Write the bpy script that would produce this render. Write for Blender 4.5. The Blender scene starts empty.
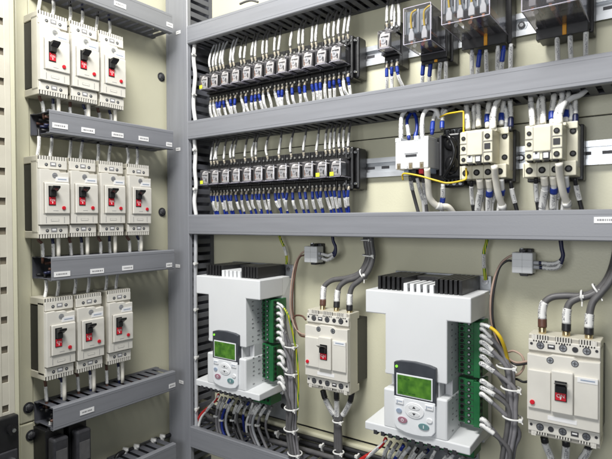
import bpy, bmesh, math, random
from mathutils import Vector, Matrix
random.seed(7)
PI = math.pi
sc = bpy.context.scene
C = sc.collection

# ------------------------------------------------------------------ camera
LENS_PX, YAW, PITCH, ROLL = 519.065, .613423, -.0178964, -.00418694
FW = Vector((-math.sin(YAW)*math.cos(PITCH), math.cos(YAW)*math.cos(PITCH), math.sin(PITCH)))
RT0 = Vector((math.cos(YAW), math.sin(YAW), 0)); UP0 = RT0.cross(FW)
RT = RT0*math.cos(ROLL) + UP0*math.sin(ROLL); UP = -RT0*math.sin(ROLL) + UP0*math.cos(ROLL)
cd = bpy.data.cameras.new('camera'); cam = bpy.data.objects.new('camera', cd); C.objects.link(cam)
cam.matrix_world = Matrix((RT, UP, -FW)).transposed().to_4x4()
cd.sensor_width = 36; cd.lens = LENS_PX/612*36; cd.clip_start = .01; cd.clip_end = 100
cd.dof.use_dof = True; cd.dof.focus_distance = 1.15; cd.dof.aperture_fstop = 5.0
sc.camera = cam

def at(u, v, y):
    """world point of a measured photo position on the vertical plane Y = y"""
    d = FW + RT*((u-306)/LENS_PX) + UP*(-(v-229.5)/LENS_PX)
    return d*(y/d.y)
def atx(u, v, x):
    d = FW + RT*((u-306)/LENS_PX) + UP*(-(v-229.5)/LENS_PX)
    return d*(x/d.x)

# ------------------------------------------------------------------ materials
M = {}
def mat(name, col, rough=.5, metal=0., var=.06, scale=60, bump=.0, bscale=400, spec=.5, emit=0, coat=0, stretch=None):
    m = bpy.data.materials.new(name); m.use_nodes = True
    nt = m.node_tree; b = nt.nodes['Principled BSDF']
    b.inputs['Metallic'].default_value = metal
    b.inputs['Specular IOR Level'].default_value = spec
    b.inputs['Coat Weight'].default_value = coat
    tc = nt.nodes.new('ShaderNodeTexCoord')
    n = nt.nodes.new('ShaderNodeTexNoise'); n.inputs['Scale'].default_value = scale; n.inputs['Detail'].default_value = 5
    if stretch:
        mp = nt.nodes.new('ShaderNodeMapping'); mp.inputs['Scale'].default_value = stretch
        nt.links.new(tc.outputs['Object'], mp.inputs['Vector']); nt.links.new(mp.outputs['Vector'], n.inputs['Vector'])
    else: nt.links.new(tc.outputs['Object'], n.inputs['Vector'])
    r = nt.nodes.new('ShaderNodeValToRGB')
    r.color_ramp.elements[0].position = .3; r.color_ramp.elements[1].position = .7
    r.color_ramp.elements[0].color = [c*(1-var) for c in col]+[1]
    r.color_ramp.elements[1].color = [min(1, c*(1+var)) for c in col]+[1]
    nt.links.new(n.outputs['Fac'], r.inputs['Fac']); nt.links.new(r.outputs['Color'], b.inputs['Base Color'])
    rr = nt.nodes.new('ShaderNodeMapRange'); rr.inputs['To Min'].default_value = max(.03, rough-.1); rr.inputs['To Max'].default_value = min(1, rough+.1)
    nt.links.new(n.outputs['Fac'], rr.inputs['Value']); nt.links.new(rr.outputs['Result'], b.inputs['Roughness'])
    if bump:
        n2 = nt.nodes.new('ShaderNodeTexNoise'); n2.inputs['Scale'].default_value = bscale; n2.inputs['Detail'].default_value = 3
        nt.links.new(tc.outputs['Object'], n2.inputs['Vector'])
        bp = nt.nodes.new('ShaderNodeBump'); bp.inputs['Strength'].default_value = bump; bp.inputs['Distance'].default_value = .002
        nt.links.new(n2.outputs['Fac'], bp.inputs['Height']); nt.links.new(bp.outputs['Normal'], b.inputs['Normal'])
    if emit:
        b.inputs['Emission Color'].default_value = list(col)+[1]; b.inputs['Emission Strength'].default_value = emit
    M[name] = m
    return m
mat('wall', (.61, .595, .445), .40, var=.06, scale=4, bump=.12, bscale=260)
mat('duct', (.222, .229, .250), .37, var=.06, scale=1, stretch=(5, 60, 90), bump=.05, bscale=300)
mat('duct_body', (.095, .099, .116), .5, var=.08, scale=30, bump=.05)  # darker than the covers: shade on the slotted walls put into the colour
mat('beige', (.58, .555, .465), .42, var=.05, scale=25, bump=.06, bscale=700)
mat('beige_face', (.68, .66, .60), .4, var=.04, scale=25, bump=.05, bscale=700)  # paler than the body beige: brighter light on the fronts put into the colour
mat('beige_dark', (.42, .40, .35), .5, var=.06)
mat('cream', (.70, .67, .53), .45, var=.06, scale=40, bump=.05)
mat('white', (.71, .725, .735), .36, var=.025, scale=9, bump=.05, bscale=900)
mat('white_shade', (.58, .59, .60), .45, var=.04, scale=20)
mat('sticker', (.82, .82, .82), .45, var=.03)
mat('ink', (.03, .03, .035), .6)
mat('grey_ink', (.25, .25, .26), .6)
mat('black', (.012, .012, .013), .38, var=.2, scale=80, bump=.05)
mat('black_gloss', (.010, .010, .011), .2, var=.2)
mat('dark', (.035, .035, .04), .5, var=.2)
mat('hole', (.006, .006, .006), .8)
mat('red', (.62, .012, .028), .4, var=.06)
mat('steel', (.62, .63, .65), .28, 1., var=.1, scale=90)
mat('rail', (.74, .77, .80), .32, .6, var=.08, scale=20, bump=.04, bscale=90)
mat('zinc', (.42, .44, .46), .4, .7, var=.12, scale=30)
mat('brass', (.62, .50, .30), .3, 1., var=.15)
mat('ferrule', (.55, .50, .40), .4, .4, var=.15, scale=200)
mat('grey_cable', (.10, .098, .10), .45, var=.12, scale=90, bump=.05)
mat('mid_cable', (.20, .195, .205), .45, var=.12, scale=90)
mat('black_cable', (.018, .018, .02), .42, var=.2)
mat('light_cable', (.42, .43, .45), .45, var=.08)
mat('white_cable', (.80, .80, .79), .45, var=.05)
mat('cream_cable', (.80, .77, .68), .5, var=.06)
mat('blue_cable', (.009, .028, .25), .4, var=.15)
mat('navy_cable', (.012, .016, .06), .42, var=.15)
mat('blue_tip', (.013, .042, .31), .4, var=.12)
mat('brown_cable', (.11, .05, .035), .45, var=.12)
mat('pink_cable', (.42, .30, .24), .45, var=.1)
mat('red_cable', (.5, .02, .02), .4, var=.1)
mat('yellow_cable', (.72, .50, .02), .4, var=.08)
mat('orange', (.75, .33, .015), .4, var=.06)
mat('green_block', (.010, .115, .035), .4, var=.12, scale=60, bump=.05)
mat('silver', (.78, .80, .82), .35, .0, var=.04)
mat('keypad_dark', (.045, .05, .06), .35, var=.08)
mat('button', (.80, .81, .82), .35, var=.03)
mat('button_blue', (.30, .36, .46), .35, var=.05)
mat('button_red', (.34, .17, .22), .35)
mat('button_green', (.14, .26, .27), .35)
mat('led', (.25, .9, .05), .4, emit=.7)
mat('lcd_ink', (.03, .11, .012), .4)
mat('slate', (.20, .235, .265), .4, var=.1, scale=70)
mat('coil', (.86, .84, .81), .4, var=.1, scale=200)
mat('copper', (.55, .25, .14), .3, .8, var=.1)
mat('tie', (.72, .72, .70), .45, var=.04)
mat('yellow_green', (.68, .78, .05), .4)
mat('metal_hole', (.24, .21, .16), .5)

def striped(name, a, b, scale):
    m = bpy.data.materials.new(name); m.use_nodes = True; nt = m.node_tree; p = nt.nodes['Principled BSDF']
    tc = nt.nodes.new('ShaderNodeTexCoord'); w = nt.nodes.new('ShaderNodeTexWave'); w.inputs['Scale'].default_value = scale
    w.bands_direction = 'X'; nt.links.new(tc.outputs['Object'], w.inputs['Vector'])
    r = nt.nodes.new('ShaderNodeValToRGB'); r.color_ramp.interpolation = 'CONSTANT'
    r.color_ramp.elements[0].color = list(a)+[1]; r.color_ramp.elements[1].position = .5; r.color_ramp.elements[1].color = list(b)+[1]
    nt.links.new(w.outputs['Fac'], r.inputs['Fac']); nt.links.new(r.outputs['Color'], p.inputs['Base Color'])
    p.inputs['Roughness'].default_value = .4; M[name] = m
striped('earth', (.03, .20, .03), (.70, .62, .03), 90)

def sleeve_mat():                       # white heat-shrink marker with printed characters
    m = bpy.data.materials.new('sleeve'); m.use_nodes = True; nt = m.node_tree; p = nt.nodes['Principled BSDF']
    uv = nt.nodes.new('ShaderNodeUVMap'); sp = nt.nodes.new('ShaderNodeSeparateXYZ'); nt.links.new(uv.outputs['UV'], sp.inputs[0])
    def mth(op, x, y=None):
        q = nt.nodes.new('ShaderNodeMath'); q.operation = op
        for i, val in enumerate((x, y)):
            if val is None: continue
            if isinstance(val, (int, float)): q.inputs[i].default_value = val
            else: nt.links.new(val, q.inputs[i])
        return q.outputs[0]
    line = mth('LESS_THAN', mth('ABSOLUTE', mth('SUBTRACT', mth('FRACT', mth('MULTIPLY', sp.outputs[1], 3)), .5)), .24)   # three lines of print round the sleeve
    cx = nt.nodes.new('ShaderNodeCombineXYZ'); nt.links.new(mth('MULTIPLY', sp.outputs[0], 850), cx.inputs[0]); nt.links.new(mth('MULTIPLY', sp.outputs[1], 17), cx.inputs[1])
    n = nt.nodes.new('ShaderNodeTexNoise'); n.inputs['Scale'].default_value = 1; n.inputs['Detail'].default_value = 2
    tc = nt.nodes.new('ShaderNodeTexCoord'); n2 = nt.nodes.new('ShaderNodeTexNoise'); n2.inputs['Scale'].default_value = 90; nt.links.new(tc.outputs['Object'], n2.inputs['Vector'])
    nt.links.new(cx.outputs[0], n.inputs['Vector'])
    word = mth('GREATER_THAN', n2.outputs['Fac'], .44)
    ink = mth('MULTIPLY', mth('MULTIPLY', mth('GREATER_THAN', n.outputs['Fac'], .50), line), word)
    r = nt.nodes.new('ShaderNodeMix'); r.data_type = 'RGBA'; nt.links.new(ink, r.inputs[0]); r.inputs[6].default_value = (.74, .74, .72, 1); r.inputs[7].default_value = (.13, .13, .15, 1)
    nt.links.new(r.outputs[2], p.inputs['Base Color'])
    p.inputs['Roughness'].default_value = .45; M['sleeve'] = m
sleeve_mat()

def clear_mat(name, tint, amount, rough):    # thin clear plastic: see-through with a sheen that grows at grazing angles
    m = bpy.data.materials.new(name); m.use_nodes = True; nt = m.node_tree; nt.nodes.remove(nt.nodes['Principled BSDF'])
    out = nt.nodes['Material Output']
    t = nt.nodes.new('ShaderNodeBsdfTransparent'); t.inputs['Color'].default_value = list(tint)+[1]
    g = nt.nodes.new('ShaderNodeBsdfGlossy'); g.inputs['Roughness'].default_value = rough; g.inputs['Color'].default_value = (.9, .9, .95, 1)
    d = nt.nodes.new('ShaderNodeBsdfDiffuse'); d.inputs['Color'].default_value = (.75, .74, .78, 1)
    lw = nt.nodes.new('ShaderNodeLayerWeight'); lw.inputs['Blend'].default_value = .35
    mr = nt.nodes.new('ShaderNodeMapRange'); mr.inputs['To Min'].default_value = amount*.4; mr.inputs['To Max'].default_value = .75
    nt.links.new(lw.outputs['Fresnel'], mr.inputs['Value'])
    a = nt.nodes.new('ShaderNodeMixShader'); nt.links.new(mr.outputs['Result'], a.inputs[0]); nt.links.new(t.outputs[0], a.inputs[1]); nt.links.new(g.outputs[0], a.inputs[2])
    b = nt.nodes.new('ShaderNodeMixShader'); b.inputs[0].default_value = amount*.22; nt.links.new(a.outputs[0], b.inputs[1]); nt.links.new(d.outputs[0], b.inputs[2])
    nt.links.new(b.outputs[0], out.inputs['Surface']); M[name] = m
clear_mat('clear', (.97, .96, .97), .15, .12)
clear_mat('smoke', (.70, .67, .68), .22, .10)
mat('clear_edge', (.50, .48, .56), .2, var=.1, scale=100)  # pale rods: bright edges of the clear housings put into colour and shape

def lcd_mat():
    m = bpy.data.materials.new('lcd'); m.use_nodes = True; nt = m.node_tree; p = nt.nodes['Principled BSDF']
    tc = nt.nodes.new('ShaderNodeTexCoord'); n = nt.nodes.new('ShaderNodeTexNoise'); n.inputs['Scale'].default_value = 55; n.inputs['Detail'].default_value = 2
    nt.links.new(tc.outputs['Object'], n.inputs['Vector'])
    r = nt.nodes.new('ShaderNodeValToRGB'); r.color_ramp.elements[0].position = .38; r.color_ramp.elements[1].position = .68
    r.color_ramp.elements[0].color = (.035, .11, .016, 1); r.color_ramp.elements[1].color = (.085, .215, .025, 1)
    nt.links.new(n.outputs['Fac'], r.inputs['Fac']); nt.links.new(r.outputs['Color'], p.inputs['Base Color']); nt.links.new(r.outputs['Color'], p.inputs['Emission Color'])
    p.inputs['Emission Strength'].default_value = .25; p.inputs['Roughness'].default_value = .25; M['lcd'] = m
lcd_mat()

# ------------------------------------------------------------------ mesh builder
def smooth_path(pts, n=6):
    pts = [Vector(p) for p in pts]
    if len(pts) == 2: return [pts[0].lerp(pts[1], i/4) for i in range(5)]
    P = [pts[0]*2-pts[1]] + pts + [pts[-1]*2-pts[-2]]; out = []
    for i in range(1, len(P)-2):
        a, b, c, d = P[i-1:i+3]
        for k in range(n):
            t = k/n
            out.append(.5*((2*b)+(c-a)*t+(2*a-5*b+4*c-d)*t*t+(3*b-a-3*c+d)*t**3))
    out.append(pts[-1]); return out
def cut(path, t0, t1):
    L = [0]
    for a, b in zip(path, path[1:]): L.append(L[-1]+(b-a).length)
    T = L[-1]; s0, s1 = t0*T, t1*T
    def p(s):
        for i in range(len(L)-1):
            if s <= L[i+1]+1e-9:
                return path[i].lerp(path[i+1], (s-L[i])/max(1e-9, L[i+1]-L[i]))
        return path[-1].copy()
    return [p(s0)] + [q.copy() for q, l in zip(path, L) if s0+1e-5 < l < s1-1e-5] + [p(s1)]

class MB:
    def __init__(s): s.b = bmesh.new(); s.mats = []
    def mi(s, m):
        if m not in s.mats: s.mats.append(m)
        return s.mats.index(m)
    def _merge(s, t, m, smooth=False):
        i = s.mi(m)
        for f in t.faces: f.material_index = i; f.smooth = smooth
        me = bpy.data.meshes.new('tmp'); t.to_mesh(me); t.free(); s.b.from_mesh(me); bpy.data.meshes.remove(me)
    def box(s, x0, x1, y0, y1, z0, z1, m, bev=0., seg=2):
        t = bmesh.new(); bmesh.ops.create_cube(t, size=1)
        for v in t.verts:
            v.co = Vector(((x0+x1)/2+v.co.x*abs(x1-x0), (y0+y1)/2+v.co.y*abs(y1-y0), (z0+z1)/2+v.co.z*abs(z1-z0)))
        if bev:
            bev = min(bev, .45*min(abs(x1-x0), abs(y1-y0), abs(z1-z0)))
            bmesh.ops.bevel(t, geom=t.edges[:], offset=bev, segments=seg, affect='EDGES', profile=.5)
        s._merge(t, m); return s
    def prism(s, poly, axis, a, b, m, bev=0.):
        """polygon in the two other axes, pushed along axis from a to b"""
        t = bmesh.new(); vs = []
        for p, q in poly:
            vs.append(t.verts.new({'x': (a, p, q), 'y': (p, a, q), 'z': (p, q, a)}[axis]))
        f = t.faces.new(vs); r = bmesh.ops.extrude_face_region(t, geom=[f])
        d = {'x': (b-a, 0, 0), 'y': (0, b-a, 0), 'z': (0, 0, b-a)}[axis]
        bmesh.ops.translate(t, vec=d, verts=[g for g in r['geom'] if isinstance(g, bmesh.types.BMVert)])
        bmesh.ops.recalc_face_normals(t, faces=t.faces[:])
        if bev: bmesh.ops.bevel(t, geom=t.edges[:], offset=bev, segments=2, affect='EDGES', profile=.5)
        s._merge(t, m); return s
    def cyl(s, p, q, r, m, seg=12, r2=None):
        p, q = Vector(p), Vector(q); d = q-p
        t = bmesh.new()
        bmesh.ops.create_cone(t, cap_ends=True, segments=seg, radius1=r, radius2=r if r2 is None else r2, depth=d.length)
        R = d.to_track_quat('Z', 'Y').to_matrix().to_4x4(); R.translation = (p+q)/2
        bmesh.ops.transform(t, matrix=R, verts=t.verts[:])
        s._merge(t, m, False); return s
    def ball(s, c, r, m, sx=1, sy=1, sz=1):
        t = bmesh.new(); bmesh.ops.create_uvsphere(t, u_segments=14, v_segments=8, radius=r)
        for v in t.verts: v.co = Vector((c[0]+v.co.x*sx, c[1]+v.co.y*sy, c[2]+v.co.z*sz))
        s._merge(t, m, True); return s
    def tube(s, path, r, m, seg=8):
        t = bmesh.new(); up = None; rings = []
        for i, p in enumerate(path):
            d = (path[min(i+1, len(path)-1)]-path[max(i-1, 0)]).normalized()
            if up is None:
                up = d.orthogonal().normalized()
            up = (up - d*up.dot(d)).normalized(); sd = d.cross(up)
            rings.append([t.verts.new(p+(up*math.cos(2*PI*k/seg)+sd*math.sin(2*PI*k/seg))*r) for k in range(seg)])
        for a, b in zip(rings, rings[1:]):
            for k in range(seg): t.faces.new((a[k], a[(k+1) % seg], b[(k+1) % seg], b[k]))
        t.faces.new(rings[0][::-1]); t.faces.new(rings[-1])
        uvl = t.loops.layers.uv.new('UVMap'); at_ = {}; d = 0.
        for i, ring in enumerate(rings):
            if i: d += (path[i]-path[i-1]).length
            for k, v in enumerate(ring): at_[v] = (d, k)
        for f in t.faces:
            ks = [at_[l.vert][1] for l in f.loops]; wrap = max(ks)-min(ks) > seg/2
            for l in f.loops:
                dd, k = at_[l.vert]; l[uvl].uv = (dd, (k+(seg if wrap and k < seg/2 else 0))/seg)
        s._merge(t, m, True); return s
    def text(s, st, x, y, z, size, m):
        cu = bpy.data.curves.new('t', 'FONT'); cu.body = st; cu.size = size; cu.align_x = 'CENTER'; cu.align_y = 'CENTER'
        o = bpy.data.objects.new('t', cu); C.objects.link(o)
        me = o.to_mesh(); t = bmesh.new(); t.from_mesh(me)
        for v in t.verts: v.co = Vector((x+v.co.x, y, z+v.co.y))
        o.to_mesh_clear(); bpy.data.objects.remove(o); bpy.data.curves.remove(cu)
        s._merge(t, m); return s
    def build(s, name, parent=None, label=None):
        me = bpy.data.meshes.new(name); s.b.to_mesh(me); s.b.free()
        for m in s.mats: me.materials.append(M[m])
        o = bpy.data.objects.new(name, me); C.objects.link(o)
        if parent: o.parent = parent
        if label: o['label'] = label
        return o

def tag(o, label, cat, group=None):
    o['label'] = label; o['category'] = cat
    if group: o['group'] = group
    return o
def thing(name, label, cat, loc=(0, 0, 0), rz=0, group=None):
    o = bpy.data.objects.new(name, None); C.objects.link(o); o.empty_display_size = .02
    o.location = loc; o.rotation_euler = (0, 0, rz); return tag(o, label, cat, group)
def dup(root, loc, label, group=None):
    def cp(o, parent):
        c = o.copy(); C.objects.link(c); c.parent = parent
        for ch in list(o.children): cp(ch, c)
        return c
    r = cp(root, None); r.location = loc; r['label'] = label
    if group: r['group'] = group
    return r
def struct(o): o['kind'] = 'structure'; return o
ORD = ['first', 'second', 'third', 'fourth', 'fifth', 'sixth', 'seventh', 'eighth', 'ninth', 'tenth', 'eleventh', 'twelfth']

def J(a): return random.uniform(-a, a)
BACK = 1.1       # mounting plate of the back
SIDE = -1.204    # mounting plate of the side
FRONT = 1.0      # covers of the ducts on the back

# ------------------------------------------------------------------ setting
m = MB()
m.box(-1.25, .45, BACK, BACK+.006, .1925, 1.0, 'wall', .0012)
m.box(-1.25, .45, BACK, BACK+.006, -.536, .1905, 'wall', .0012)
m.box(-1.25, .45, BACK+.008, BACK+.012, -.9, 1.0, 'dark')
struct(m.build('back_wall'))
m = MB()
m.box(-1.25, .45, BACK-.018, BACK+.007, -.9, -.541, 'wall', .004)
struct(m.build('wall_ledge'))
m = MB()
m.box(SIDE-.006, SIDE, .612, BACK-.004, -.4605, 1.0, 'wall', .001)
m.box(SIDE-.006, SIDE+.003, .581, .611, -.4605, 1.0, 'wall', .003)
m.box(SIDE-.006, SIDE, .612, BACK-.004, -1.0, -.4625, 'wall', .001)
m.box(SIDE-.006, SIDE+.003, .581, .611, -1.0, -.4625, 'wall', .003)
m.box(SIDE-.05, SIDE-.008, .3, BACK, -1.0, 1.0, 'wall')
struct(m.build('side_wall'))
# perforated door frame post, nearest to the viewer on the left
m = MB()
fx = -1.13; zs = [-.39+.0617*k for k in range(23)]
edges = [-1.0] + [z for k in range(23) for z in (zs[k]-.0075, zs[k]+.0075)] + [1.1]
m.box(fx-.004, fx, .5235, .536, -1.0, 1.1, 'beige', .001)
m.box(fx-.004, fx, .40, .5105, -1.0, 1.1, 'beige', .001)
for k in range(0, len(edges)-1, 2):
    m.box(fx-.0035, fx-.0003, .5105, .5235, edges[k], edges[k+1], 'beige')
m.box(fx-.030, fx-.006, .40, .534, -1.0, 1.1, 'metal_hole')
m.box(fx-.034, fx-.0005, .536, .545, -1.0, 1.1, 'wall', .001)
struct(m.build('door_frame'))

def bolt(p, nrm, label):
    b = thing('bolt', label, 'bolt', p, nrm)
    k = MB(); k.cyl((0, -.0005, 0), (0, -.002, 0), .0125, 'dark', 20); k.build('washer', b)
    k = MB(); k.cyl((0, -.002, 0), (0, -.006, 0), .0085, 'zinc', 6); k.ball((0, -.006, 0), .0075, 'dark', 1, .5, 1); k.build('head', b)
bolt(atx(28.5, 407.5, SIDE+.003), PI/2, 'dark round bolt just above the seam of the beige side wall')
bolt(atx(31, 435, SIDE+.003), PI/2, 'dark round bolt below the seam of the beige side wall')
bolt(atx(161, 77, SIDE), PI/2, 'dark bolt on the side wall right of the top row of breakers')
bolt(atx(161.8, 212, SIDE), PI/2, 'dark bolt on the side wall right of the middle row of breakers')

lt = thing('door_latch', 'black latch block low on the perforated door frame', 'latch', (fx, .50, -.45), PI/2)
k = MB(); k.box(-.06, .034, 0, -.02, -.12, .048, 'black', .003); k.box(-.05, .028, -.02, -.026, -.10, -.02, 'dark', .002); k.build('body', lt)
k = MB(); k.cyl((.018, -.02, .022), (.018, -.03, .022), .010, 'black_gloss', 18); k.cyl((.018, -.03, .022), (.018, -.033, .022), .004, 'steel', 10); k.build('knob', lt)
k = MB(); k.cyl((.016, -.026, -.04), (.016, -.03, -.04), .006, 'steel', 6); k.build('screw', lt)

# ------------------------------------------------------------------ cable ducts
def duct(label, L, h, D, loc, rot, stickers=(), pitch=.0235, walls=(1, 1), cat='cable duct'):
    """along local x from 0 to L, back at y 0, cover at y -D, z centred"""
    t = thing('cable_duct', label, cat, loc); t.rotation_euler = rot
    b = MB()
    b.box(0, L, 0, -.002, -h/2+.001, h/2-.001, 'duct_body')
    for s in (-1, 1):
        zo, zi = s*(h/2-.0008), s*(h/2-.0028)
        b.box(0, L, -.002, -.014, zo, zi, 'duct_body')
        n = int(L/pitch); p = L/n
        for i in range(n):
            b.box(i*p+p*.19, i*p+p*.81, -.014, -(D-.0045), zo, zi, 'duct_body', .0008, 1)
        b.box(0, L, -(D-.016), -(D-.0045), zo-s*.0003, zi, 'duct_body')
    b.build('trunking', t)
    c = MB()
    c.prism([(-D+.013, h/2+.0008), (-D+.002, h/2+.0008), (-D, h/2-.0012), (-D, -h/2+.0012), (-D+.002, -h/2-.0008), (-D+.013, -h/2-.0008),
             (-D+.013, -h/2+.0002), (-D+.003, -h/2+.0002), (-D+.0022, -h/2+.0022), (-D+.0022, h/2-.0022), (-D+.003, h/2-.0002), (-D+.013, h/2-.0002)], 'x', 0, L, 'duct')
    for s in (-1, 1):    # the fine groove that runs along both edges of a cover
        c.box(0.0005, L-.0005, -D-.0004, -D+.001, s*h*.36, s*h*.36+.0009, 'duct', 0)
    cv = c.build('cover', t)
    for (x, z, w, hh) in stickers:
        k = MB(); k.box(x-w/2, x+w/2, -D-.0005, -D-.0011, z-hh/2, z+hh/2, 'sticker')
        n = max(3, int(w/.004)); xx = x-w*.36
        while xx < x+w*.33:
            g = random.uniform(.0015, .004); k.box(xx, xx+g, -D-.0011, -D-.0013, z-hh*.14, z+hh*.16, 'grey_ink'); xx += g+random.uniform(.0008, .002)
        k.build('sticker', cv)
    return t
Hd = .050
X0 = -1.1063
duct('grey cable duct along the top of the back wall, above the upper clear relays', 1.55, Hd*.97, BACK-FRONT, (X0, BACK, .5175), (0, 0, 0))
duct('light grey cable duct between the two rows of clear relays', 1.55, Hd, BACK-FRONT, (X0, BACK, .2524), (0, 0, 0))
duct('grey cable duct across the back wall just above the two white soft starters', 1.55, .0525, BACK-FRONT, (X0, BACK, -.0107), (0, 0, 0), [(1.016, .009, .034, .0105)])
duct('dark grey cable duct along the bottom below the soft starters', 1.55, .057, BACK-FRONT, (X0, BACK, -.610), (0, 0, 0))
# the upright duct: local x runs up, local z runs to -X
post = duct('tall upright grey duct in the corner between side wall and back wall', 1.9, .0885, BACK-FRONT, (-1.1515, BACK, -.95), (0, -PI/2, 0),
            [(.95+atx(178, 32, -1.17).z*.86+.055, .02, .006, .011)])
# little white stickers on the upright duct beside each side duct
cov = [c for c in post.children if c.name.startswith('cover')][0]
for c in list(cov.children): bpy.data.objects.remove(c)
for (u, v) in ((178.5, 32.5), (178.3, 149.3), (181.5, 382), (178, 266)):
    p = at(u, v, FRONT); lx = p.z+.95; lz = -(p.x+1.1515)
    k = MB(); k.box(lx-.0045, lx+.0045, -.1005, -.1011, lz-.009, lz+.009, 'sticker')
    for q in (-.005, -.001, .003): k.box(lx-.001, lx+.0012, -.1011, -.1013, lz+q, lz+q+.0025, 'grey_ink')
    k.build('sticker', cov)

SD = .084   # depth of side ducts: cover plane at X = -1.12
def sduct(label, z, h, y0=.613, y1=.960, st=()):
    return duct(label, y1-y0, h, SD, (SIDE, y0, z), (0, 0, PI/2), st, pitch=.0243)
SX = SIDE+SD
def stick(z, *uv):
    out = []
    for (u, v, w) in uv:
        p = atx(u, v, SX); out.append((p.y-.613, p.z-z, w, .0115))
    return out
sduct('dark grey duct at the top of the side wall above the first breakers', .5385, .0505, st=stick(.5385, (120, 5, .034), (169.5, 25, .021)))
sduct('open ended grey duct with four stickers between the top and middle breaker rows', .2208, .0505, st=stick(.2208, (60, 126, .036), (88, 130.5, .034), (117.5, 135, .033), (143.5, 138.8, .031), (169, 144.5, .020)))
sduct('open ended grey duct with three stickers between the middle and lower breaker rows', -.1062, .0515, st=stick(-.1062, (62, 274, .038), (97, 271, .036), (127.5, 267.8, .032), (169, 265, .020)))
sduct('grey duct with one sticker below the lowest breakers of the side wall', -.4415, .0505, st=stick(-.4415, (87, 411, .036), (172, 385.5, .022)))
sduct('short dark duct at the foot of the side wall', -.643, .050, .80, .96)

for nm, z in (('highest duct', .5175), ('duct between the relay rows', .2524), ('duct above the soft starters', -.0107)):  # added filler that stops light leaking through the duct slots
    t = thing('cable_bundle', 'dark control cables added as filler inside the %s of the back wall' % nm, 'cables', (X0, BACK, z))
    for i in range(10):
        k = MB(); y, zz = -.014-.0125*(i//2), (.010 if i % 2 else -.010)
        k.tube([Vector((.004+.155*q, y+J(.002), zz+J(.003))) for q in range(11)], .0068, ['black_cable', 'navy_cable', 'grey_cable', 'black_cable'][i % 4], 7); k.build('cable', t)

# ------------------------------------------------------------------ din rails
def rail(label, z, x0, x1, y, rz, h=.0445, loc=None):
    t = thing('mounting_rail', label, 'rail', loc or (x0, y, z), rz); L = x1-x0; a = h/2
    k = MB(); k.prism([(-.002, -a*.55), (-.010, -a*.55), (-.010, -a), (-.0117, -a), (-.0117, -a*.50), (-.0037, -a*.50), (-.0037, a*.50), (-.0117, a*.50), (-.0117, a), (-.010, a), (-.010, a*.55), (-.002, a*.55)], 'x', 0, L, 'rail')
    x = .02
    while x < L-.03:
        k.box(x, x+.020, -.0035, -.0041, -.0032, .0032, 'dark', .0003); x += .0375
    k.build('strip', t)
    for x in (.44*L, .555*L, .86*L):
        q = MB(); q.cyl((x, -.0037, 0), (x, -.0055, 0), .010, 'zinc', 16); q.cyl((x, -.0055, 0), (x, -.0085, 0), .0068, 'dark', 8); q.cyl((x, -.0085, 0), (x, -.0092, 0), .0038, 'steel', 8); q.build('screw', t)
rail('steel rail carrying the upper row of clear relays', .3845, -1.10, .44, BACK, 0)
rail('steel rail carrying the lower relays and the cream contactors', .1223, -1.10, .44, BACK, 0)

# ------------------------------------------------------------------ circuit breakers
def teeth(k, x0, x1, z0, z1, yf, n, m='beige_face'):
    k.box(x0, x1, yf+.0024, yf+.003, z0, z1, 'hole')
    w = (x1-x0)/n
    for i in range(n):
        k.box(x0+w*i+w*.28, x0+w*i+w*.82, yf+.005, yf, z0, z1, m)
def screw_head(k, x, z, y, r, ring='steel'):
    k.cyl((x, y+.002, z), (x, y-.0004, z), r*1.28, 'dark', 16); k.cyl((x, y, z), (x, y-.001, z), r, ring, 16)
    k.box(x-r*.75, x+r*.75, y-.001, y-.0013, z-r*.13, z+r*.13, 'ink'); k.box(x-r*.13, x+r*.13, y-.001, y-.0013, z-r*.75, z+r*.75, 'ink')

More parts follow.
